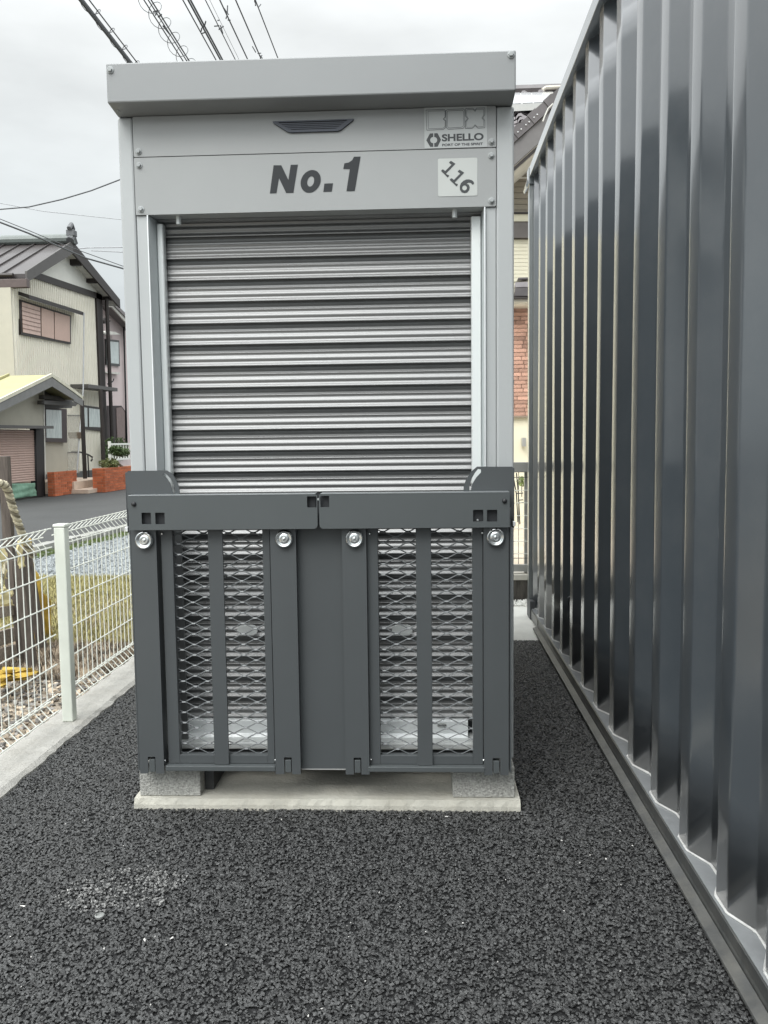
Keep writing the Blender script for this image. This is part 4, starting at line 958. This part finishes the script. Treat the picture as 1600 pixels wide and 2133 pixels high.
leafball('foliage', leafo, tr, [((0, 0, z_), (.25, .32, .14))], 500, .035, 5)

# ------------------------------------------------------------ pink house
PX = -10.7
pkh = thing('pink_house', 'pale pink rendered house partly hidden behind the cream house', 'house', (PX, 27.5, 0)); PO = pkh.location
def ppane(name, m, pts, X, th, par=pkh): return pane(name, m, pts, X, th, par, PO)
ppane('wall', pinkw, [(205, 632), (232, 634), (264, 672), (300, 690), (300, 992), (205, 992)], PX, .2)
ppane('barge_board', soff, [(222, 628), (236, 630), (285, 690), (285, 697), (234, 640), (222, 638)], PX+.45, .05)
q0, q1 = hx(232, 630, PX+.5), hx(290, 688, PX+.5)
MB().loft([(.5, q0[0]-PO.y, q0[1]), (.5, q1[0]-PO.y, q1[1]), (-9, q1[0]-PO.y, q1[1]), (-9, q0[0]-PO.y, q0[1])], [(.5, q0[0]-PO.y, q0[1]+.12), (.5, q1[0]-PO.y, q1[1]+.12), (-9, q1[0]-PO.y, q1[1]+.12), (-9, q0[0]-PO.y, q0[1]+.12)]).build('roof_slope', mat('grey pink roof', (.20, .18, .18), .5), pkh)
wf = ppane('window', mat('black window frame', (.03, .032, .03), .4), [(221, 706), (248.5, 709), (250, 763), (222, 760)], PX+.06, .05)
ppane('pane', curt, [(228, 711), (247, 713), (248, 758), (229, 756)], PX+.07, .008, wf)
ppane('pane', glass, [(222.5, 711), (226.5, 711), (227, 757), (223, 757)], PX+.07, .008, wf)
ppane('window_sill', soff, [(222, 774), (252, 776), (248, 780), (222, 777)], PX+.15, .15)
ppane('awning', soff, [(220, 689), (240, 691), (251, 697), (220, 697)], PX+.3, .25)
ppane('awning', brown, [(218, 662), (231, 668), (226, 674), (218, 674)], PX+.3, .25)
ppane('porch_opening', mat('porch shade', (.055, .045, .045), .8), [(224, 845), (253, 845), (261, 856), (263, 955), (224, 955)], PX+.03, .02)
ppane('porch_wall', mat('mauve porch wall', (.22, .17, .16), .8), [(243, 850), (253, 848), (260, 858), (261, 955), (246, 955)], PX+.06, .02)
ppane('drain_pipe', black, [(259, 680), (260, 680), (267, 955), (266, 955)], PX+.10, .05)
q = [hx(*p_, PX+.2) for p_ in ((224, 800), (232, 797), (236, 793), (237, 789))]
MB().tube([(.2, a-PO.y, b) for a, b in q], .02, 6).build('wall_bracket', black, pkh)
leafball('dark_planting', leafm, None, [((PX+1.4, hx(240, 940, PX+1.4)[0], hx(240, 935, PX+1.4)[1]), (.4, .45, .4))], 500, .05, 6)
tag(bpy.data.objects['dark_planting'], 'dark bush in front of the pink house porch', 'bush')
# white railing
RX = -8.6
ra = thing('white_railing', 'white metal railing behind the bonsai pine', 'railing', (RX, hx(229, 950, RX)[0], 0))
y0_ = 0; L_ = 3.0; zt_ = hx(240, 925, RX)[1]; zb_ = hx(240, 957, RX)[1]
for nm, z in (('top_rail', zt_), ('bottom_rail', zb_)): MB().bar((0, 0, z), (0, L_, z), .05, .05).build(nm, white, ra)
r0 = MB().box(-.015, .015, -.015, .015, zb_, zt_).build('baluster', white, ra)
for i in range(1, 14): inst(r0, 'baluster', ra, (0, i*.21, 0))
MB().box(-.03, .03, -.04, .04, 0, zt_+.08).build('end_post', white, ra)

# ------------------------------------------------------------ neighbour house on the right, seen past the storage box
NY = 10.0
nh = thing('tiled_neighbour_house', 'cream house with brown tiled roof and solar panel seen past the storage box', 'house', (1.2, NY, 0)); NO = nh.location
def np_(x, y, Y=NY): a = fy(x, y, Y); return (a[0]-NO.x, a[1])
def npane(name, m, pts, Y, th, par=nh): return plate(name, m, par, [[np_(*p_, Y) for p_ in pts]], Y-NO.y, Y-NO.y+th)
# wall bands, stacked courses
wt = fy(1085, 330, NY)[1]
npane('upper_wall', tan, [(1020, 345), (1112, 272), (1200, 250), (1200, 497), (1020, 497)], NY, .2)
for i in range(13):
    y_ = 342+i*12; npane('siding_board', tan, [(1060, y_), (1110, y_), (1110, y_+10.8), (1060, y_+10.8)], NY-.012, .010)
npane('belt_course', brown, [(1060, 441.5), (1110, 441.5), (1110, 444.5), (1060, 444.5)], NY-.05, .04)
npane('belt_course', creamr, [(1060, 446), (1110, 446), (1110, 461), (1060, 461)], NY-.03, .02)
npane('belt_course', mat('grey brown belt', (.12, .108, .10), .6), [(1060, 463), (1110, 463), (1110, 495), (1060, 495)], NY-.06, .05)
npane('lower_wall', creamr, [(560, 505), (1200, 498), (1200, 1240), (560, 1240)], NY, .2)
for i in range(11):
    y_ = 499+i*8.0; npane('siding_board', creamr, [(1060, y_), (1110, y_), (1110, y_+7.3), (1060, y_+7.3)], NY-.012, .010)
# little tiled awning
npane('awning_board', brown, [(1066, 618), (1112, 618), (1112, 622), (1066, 622)], NY-.6, .5)
npane('awning_soffit', soff, [(1066, 623), (1112, 623), (1112, 628), (1066, 628)], NY-.55, .5)
npane('awning_roof', ktile, [(1074, 600), (1112, 598), (1112, 616), (1072, 616)], NY-.5, .3)
npane('awning_roof', ktile2, [(1074, 588), (1112, 586), (1112, 597), (1074, 598)], NY-.4, .3)
npane('awning_ridge', ktile, [(1080, 578), (1112, 577), (1112, 580), (1080, 581)], NY-.3, .3)
npane('window_shade', mat('lintel grey', (.30, .29, .27), .7), [(1060, 629), (1112, 629), (1112, 641), (1060, 641)], NY-.02, .03)
# brick tile panel: each tile its own
tb = MB(); p0 = np_(1066, 642, NY-.03); p1 = np_(1106, 866, NY-.03)
bx('tile_bed', mat('tile joint', (.40, .28, .22), .9), nh, p0[0]-.05, p1[0]+.1, -.015, -.002, p1[1], p0[1], 0)
t0 = None; rows = 27; th_ = (p0[1]-p1[1])/rows; rr = random.Random(4)
for r in range(rows):
    x = p0[0]-.05-rr.random()*.12
    while x < p1[0]+.08:
        w = rr.choice((.10, .14, .2))
        if t0 is None: t0 = MB().box(0, 1, -.012, 0, 0, 1).build('brick_tile', btile, nh); o = t0
        else: o = inst(t0, 'brick_tile', nh, (0, 0, 0))
        o.location = (x, -.017+rr.uniform(-.004, .002), p1[1]+r*th_+.003); o.scale = (w-.007, 1, th_-.006); x += w
npane('tile_edge', mat('tan flashing', (.25, .2, .15), .6), [(1060, 866), (1112, 866), (1112, 869.5), (1060, 869.5)], NY-.05, .04)
npane('meter_box', alum, [(1088, 912), (1096, 912), (1096, 930), (1088, 930)], NY-.1, .09)
# roofs: main slope behind, tiles in rows
A0 = fy(1000, 300, 10.6); A1 = fy(1000, 197, 14.0)
zA, zB = A0[1], A1[1]; mr_ = MB()
bx('roof_underlay', ktile, nh, -.2, 6, 14.0-NO.y-.0, 14.05-NO.y, zA-1, zB, 0)
MB().add([(-.2, .6, zA-.03), (6, .6, zA-.03), (6, 4, zB-.03), (-.2, 4, zB-.03), (-.2, .6, zA-.13), (6, .6, zA-.13), (6, 4, zB-.13), (-.2, 4, zB-.13)], [(0, 1, 2, 3), (4, 5, 6, 7), (0, 1, 5, 4), (3, 2, 6, 7)]).build('roof_slope', ktile, nh)
tl = None; nr = 15
xs0 = np_(1055, 250, 11)[0]; xs1 = np_(1180, 250, 11)[0]
for r in range(nr):
    t = r/nr; y = .6+3.4*t; z = zA+(zB-zA)*t
    n_ = int((xs1-xs0+.6)/.26)
    for i in range(n_):
        x = xs0-.3+i*.26+(r % 2)*.0
        if tl is None:
            mb = MB(); prf2 = [(0, 0), (.03, .045), (.07, .05), (.11, .02), (.16, .0), (.22, -.005), (.25, .01)]
            top = [(a, 0, b+.035) for a, b in prf2]; bot = [(a, 0, b-.0) for a, b in prf2[::-1]]
            back = [(a, .26, b+.07) for a, b in prf2]; bbot = [(a, .26, b+.03) for a, b in prf2[::-1]]
            tl = mb.loft(top+bot, back+bbot).build('roof_tile', ktile2, nh); o = tl
        else: o = inst(tl, 'roof_tile', nh, (0, 0, 0))
        o.location = (x, y, z+random.uniform(-.005, .005))
MB().tube([(-.2, 4, zB+.04), (6, 4, zB+.04)], .09, 8).build('ridge_cap', ktile, nh)
# verge of the front wing: barge tiles, board, soffit
V0 = [fy(*q, NY-.7) for q in ((1030, 336), (1180, 200))]
v0 = Vector((V0[0][0]-NO.x, -.7, V0[0][1])); v1 = Vector((V0[1][0]-NO.x, -.7, V0[1][1])); vd = (v1-v0); vn = vd.length; vd.normalize(); up_ = Vector((-vd.z, 0, vd.x))
def strip(name, m, o0, o1, ya, yb, t0=0, t1=1):
    P, Q = v0.lerp(v1, t0), v0.lerp(v1, t1)
    return MB().loft([P+up_*o0+Vector((0, ya, 0)), P+up_*o1+Vector((0, ya, 0)), P+up_*o1+Vector((0, yb, 0)), P+up_*o0+Vector((0, yb, 0))], [Q+up_*o0+Vector((0, ya, 0)), Q+up_*o1+Vector((0, ya, 0)), Q+up_*o1+Vector((0, yb, 0)), Q+up_*o0+Vector((0, yb, 0))]).build(name, m, nh)
strip('barge_board', mat('grey barge board', (.15, .142, .138), .5), -.17, .0, 0, .05)
strip('barge_trim', brown, -.205, -.18, .02, .06)
strip('soffit_board', soff, -.21, -.19, .065, .70)
ntile = 9
for i in range(ntile):
    o = strip('verge_tile', ktile, .005, .115+(.008 if i % 2 else 0), -.02-(.01 if i % 2 else 0), .12, (i+.02)/ntile, (i+1.0)/ntile)
    for k_ in (.35, .75):
        q = v0.lerp(v1, (i+k_)/ntile)+up_*.055
        if i in (1, 2, 3, 4, 5): MB().lathe([(.009, 0), (.004, .008)], (q.x, -.735, q.z), n=8).build('nail_head', bright, o)
# solar panel (standing on the roof: own thing)
sp = thing('solar_panel', 'pale solar panel on the brown tiled roof behind the storage box', 'solar panel', (NO.x, NO.y, 0))
def sp_(x, y, Y): a = fy(x, y, Y); return Vector((a[0]-NO.x, Y-NO.y, a[1]))
c4 = [sp_(1040, 219, 12.0), sp_(1159, 212.5, 12.0), sp_(1152, 192, 13.6), sp_(1040, 194.5, 13.6)]
MB().loft([q for q in c4], [q-Vector((0, .0, .09)) for q in c4]).build('panel_frame', alum, sp)
for i in range(5):
    a, b = i/5+.008, (i+1)/5-.008
    q = [c4[0].lerp(c4[1], a), c4[0].lerp(c4[1], b), c4[3].lerp(c4[2], b), c4[3].lerp(c4[2], a)]
    q = [p_.lerp(sum(q, Vector())/4, .03)+Vector((0, 0, .004)) for p_ in q]
    MB().loft([p_ for p_ in q], [p_+Vector((0, 0, .006)) for p_ in q]).build('solar_cell', solar, sp)
m = MB(); q = [sp_(*p_, 13.9) for p_ in ((1131, 196), (1131, 187), (1138, 183), (1180, 181))]; m.tube(q, .035, 8)
m.build('conduit_pipe', mat('cream conduit', (.55, .52, .44), .5), nh, smooth=True)
q = [sp_(*p_, 9.2) for p_ in ((1152, 216), (1142, 226), (1134, 244), (1131, 253))]
MB().tube(q, .008, 6).build('roof_cable', soff, nh, smooth=True)
MB().tube([(np_(1060, 371, NY-.1)[0], -.1, np_(1060, 371, NY-.1)[1]), (np_(1110, 370, NY-.1)[0], -.1, np_(1110, 370, NY-.1)[1])], .007, 6).build('wall_cable', soff, nh)

# aluminium garden fence, block wall, path and planting behind the container
AY = 5.9
af = thing('garden_fence', 'grey aluminium mesh fence on a block wall behind the storage box', 'fence', (.7, AY, 0)); AO = af.location
def ap(x, y): a = fy(x, y, AY); return (a[0]-AO.x, a[1])
def ab(name, m, x0, y0, x1, y1, d0, d1, bevel=.002):
    a, b = ap(x0, y0), ap(x1, y1); return bx(name, m, af, a[0], b[0], d0, d1, b[1], a[1], bevel)
ab('top_rail', alum, 960, 964, 1900, 974.5, -.02, .02); ab('bottom_rail', alum, 960, 1176, 1900, 1186, -.02, .02)
for x_ in (1093.5,): ab('post', alum, x_, 976, x_+9, 1205, .022, .06)
ab('post', alum, 1400, 976, 1411, 1205, .022, .06)
h0 = None
for y_ in (984, 995, 1022, 1048.5, 1075, 1102, 1128, 1154, 1163):
    a = ap(1000, y_); o = MB().tube([(a[0], 0, a[1]), (a[0]+2.6, 0, a[1])], .0028, 6).build('wire', white if y_ > 1000 and y_ < 1160 else greyt, af)
for i in range(24):
    a = ap(1080.5, 976); b = ap(1080.5, 1175); x = a[0]+(i-4)*.075
    MB().tube([(x, .004, a[1]), (x, .004, b[1])], .0022, 5).build('wire', greyt, af)
sw = thing('block_wall', 'low stained concrete block wall below the aluminium fence', 'wall', (.7, AY, 0))
a, b = ap(940, 1206), ap(1900, 1278)
bx('wall_core', stain, sw, a[0], b[0], -.04, .08, -.05, a[1]-.004, .004)
c_ = ap(940, 1198); bx('coping', mat('pale coping', (.55, .53, .47), .8, dirt=.4, dirtcol=(.2, .18, .14)), sw, a[0], b[0], -.055, .095, a[1]-.002, c_[1]+.01, .004)
# garden ground behind and path strip
sheet('garden_path', [(-1.2, 4.69), (3.4, 4.69), (3.4, 5.84), (-1.2, 5.84)], -.002, mat('pale path concrete', (.58, .58, .54), .85, var=.08, vs=8, bump=.2, bs=60))
sheet('garden_ground', [(-.5, 6.0), (6, 6.0), (6, 12), (-.5, 12)], .15, mat('garden tan paving', (.50, .43, .33), .9, var=.12, vs=5))
scatter('white_pebbles', 'white pebbles along the foot of the block wall', 'pebbles', [rect(.35, 1.2, 5.66, 5.84)], 3000, [piece_stone(80+i, mat('white pebble', (.72, .72, .68), .8, perinst=.2), .8) for i in range(3)], .010, .018, .6, 12, .006)
# trellis ladder with a climber, leaning in the garden
TY = 8.2
tl_ = thing('garden_trellis', 'thin black metal trellis leaning in the garden behind the fence', 'trellis', (.7, TY, 0))
def tp_(x, y, Y=TY): a = fy(x, y, Y); return Vector((a[0]-.7, Y-TY, a[1]))
for pts_ in (((1068, 985), (1076, 1030), (1079, 1088)), ((1076, 985), (1080, 1030), (1083, 1092))): MB().tube([tp_(*q) for q in pts_], .006, 6).build('upright', black, tl_)
for y_, x0, x1 in ((1028, 1076, 1090), (1042, 1079, 1090), (1048, 1079, 1091)): MB().tube([tp_(x0, y_), tp_(x1, y_-1)], .006, 6).build('rung', black, tl_)
cp = thing('garden_plant', 'small green plant above the black trellis', 'plant', (.7, TY, 0))
c_ = tp_(1087, 1003, TY+.1); leafball('foliage', mat('fresh green leaf', (.20, .26, .08), .7, var=.3), cp, [(tuple(c_), (.05, .06, .05))], 160, .014, 9)
MB().tube([c_, tp_(1087, 1035, TY+.1)], .004, 5).build('stem', brown, cp)
bx_ = npane('garden_step', mat('pale garden step', (.66, .63, .55), .85), [(1060, 1128), (1112, 1128), (1112, 1140), (1060, 1140)], 9.0, .5)

# ------------------------------------------------------------ overhead cables
def wire(name, label, pts, r, m=cable, group='overhead cables above the storage box', sub=None):
    o = MB().tube(pts, r, 6).build(name, m, smooth=True); return tag(o, label, 'cable', group)
def along(px, X, ys=(-10, 8, 20, 34, 60), y0px=0, sag=0):
    """a line parallel to the road at offset X that passes the given point of the sky"""
    d = ray(px, y0px); t = X/d.x; z = CAM_H+d.z*t; Yc = d.y*t
    return [(X, y, z) for y in range(-12, 75, 3)]
VP = ((168, -4.6), (178, -4.6))
def bundle(name, label, specs, hang=None):
    root = thing(name, label, 'cable', (specs[0][1], 12, 0), group='overhead cables above the storage box')
    P0 = None
    for px, X, r in specs:
        pts_ = along(px, X); P0 = P0 or pts_[0]
        MB().tube([(x-specs[0][1], y-12, z) for x, y, z in pts_], r, 6).build('strand', cable, root, smooth=True)
    if hang:                                           # spiral hanger between the messenger and the cable
        a, b = along(specs[0][0], specs[0][1])[0], along(specs[1][0], specs[1][1])[0]
        sp_pts = []; n = 1500
        A_ = Vector((a[0]-specs[0][1], 0, a[2])); B_ = Vector((b[0]-specs[0][1], 0, b[2])); c = (A_+B_)/2; rad = (A_-B_).length*hang
        for i in range(n):
            y = -8+i*.035; th = i*.42; sp_pts.append((c.x+rad*math.cos(th), y, c.z+rad*math.sin(th)))
        MB().tube(sp_pts, .006, 4).build('spiral_hanger', cable, root)
    return root
bundle('overhead_cable', 'heavy overhead cable with spiral hanger, leftmost in the sky', [(168, -4.5, .028), (186, -4.5, .010), (172, -4.5, .02)], .55)
bundle('overhead_cable', 'twin overhead cable with loops, second from the left', [(300, -4.5, .012), (315, -4.5, .014), (309, -4.5, .012)], .8)
bundle('overhead_cable', 'tight triple overhead cable above the header, third from the left', [(381, -4.5, .014), (392, -4.5, .02), (397, -4.5, .02)])
bundle('overhead_cable', 'thin overhead cable with a small fork clamp', [(428, -4.5, .012)])
bundle('overhead_cable', 'faint grey overhead cable beside the fork clamp', [(437, -4.5, .005)])
bundle('overhead_cable', 'overhead cable with knotted clamp above the header middle', [(458, -4.5, .017)])
bundle('overhead_cable', 'overhead cable ending in a small block at the header', [(491, -4.5, .018)])
bundle('overhead_cable', 'rightmost overhead cable with knotted clamp near the top', [(532, -4.5, .017)])
def clamp(px, py_, base, label):
    t = (917-py_)/917; X = -4.5; d = ray(px, py_); P = d*(X/d.x)+Vector((0, 0, CAM_H)); rr = random.Random(px)
    m = MB()
    for i in range(4): q = P+Vector((rr.uniform(-.04, .04), rr.uniform(-.25, .25), rr.uniform(-.08, .08))); m.tube([q, q+Vector((rr.uniform(-.12, .12), rr.uniform(-.2, .2), rr.uniform(-.1, .16)))], .014, 5)
    tag(m.build('cable_clamp', cable), label, 'clamp', 'clamps on the overhead cables')
clamp(333, 36, 0, 'dark clamp on the twin looped overhead cable'); clamp(424, 63, 0, 'dark clamp on the tight triple overhead cable')
clamp(475, 42, 0, 'dark knotted clamp above the header middle'); clamp(535, 11, 0, 'dark knotted clamp on the rightmost cable, near the top'); clamp(538, 116, 0, 'small dark block where a cable meets the header'); clamp(458, 54, 0, 'small fork clamp on the thin cable')
def free(pts, Y, r, label, m=cable):
    P = []
    for i, (x, y) in enumerate(pts): d = ray(x, y); t = Y[i]/d.y; P.append(tuple(d*t+Vector((0, 0, CAM_H))))
    return wire('street_cable', label, P, r, m, 'street cables beside the cream house')
free([(-120, 432), (0, 436), (60, 431), (130, 415), (190, 397), (250, 374), (420, 300)], [16]*7, .012, 'single sagging street cable rising towards the storage box')
free([(-80, 415), (0, 423), (90, 440), (250, 457), (500, 470)], [24]*5, .010, 'faint straight street cable crossing the sagging one', cableg)
free([(-80, 425), (0, 463), (60, 486), (120, 512), (180, 538), (255, 559), (400, 610)], [14, 14.3, 14.7, 15, 15.4, 16, 17], .015, 'lower heavy cable of the pair in front of the house ridge')
free([(-80, 419), (0, 456), (60, 480), (120, 505), (180, 527), (255, 554), (400, 604)], [14, 14.3, 14.7, 15, 15.4, 16, 17], .007, 'upper thin cable of the pair in front of the house ridge')
free([(165, 518), (182, 516), (255, 515), (400, 514)], [30]*4, .02, 'short level grey cable right of the house ridge', cableg)
free([(190, 522), (255, 525), (400, 529)], [30]*3, .018, 'second level grey cable just below the short one', cableg)

# ------------------------------------------------------------ small scraps on the asphalt
gx_, gy_ = gd(208, 1915)
tag(MB().lathe([(.010, 0), (.0115, .003), (.0115, .007), (.0095, .008), (.0085, .004), (.001, .0035)], (gx_, gy_, .004), axis='z', n=20).build('bottle_cap', mat('dull cap metal', (.30, .31, .30), .5, .3), smooth=True), 'dull silver bottle cap lying on the asphalt', 'bottle cap')
for i, (x_, y_, l) in enumerate(((930, 1705, 'pale chip on the asphalt just before the slab'), (358, 1959, 'round pale pebble on the asphalt below the bottle cap'), (302, 1963, 'thin straw coloured scrap beside the pale pebble'), (48, 1892, 'straw coloured twig scrap by the frame edge'), (1170, 1755, 'white scrap on the asphalt near the container rail'), (1262, 1793, 'small white flake nearest the container rail'))):
    g_ = gd(x_, y_); o = piece_stone(200+i, litterm); COL.objects.link(o); o.name = 'litter_scrap'; o.data.name = 'litter_scrap'; o.location = (*g_, .006); o.scale = (.006+.003*(i in (2, 3)), .004, .003); o.rotation_euler = (0, 0, i); tag(o, l, 'scrap')
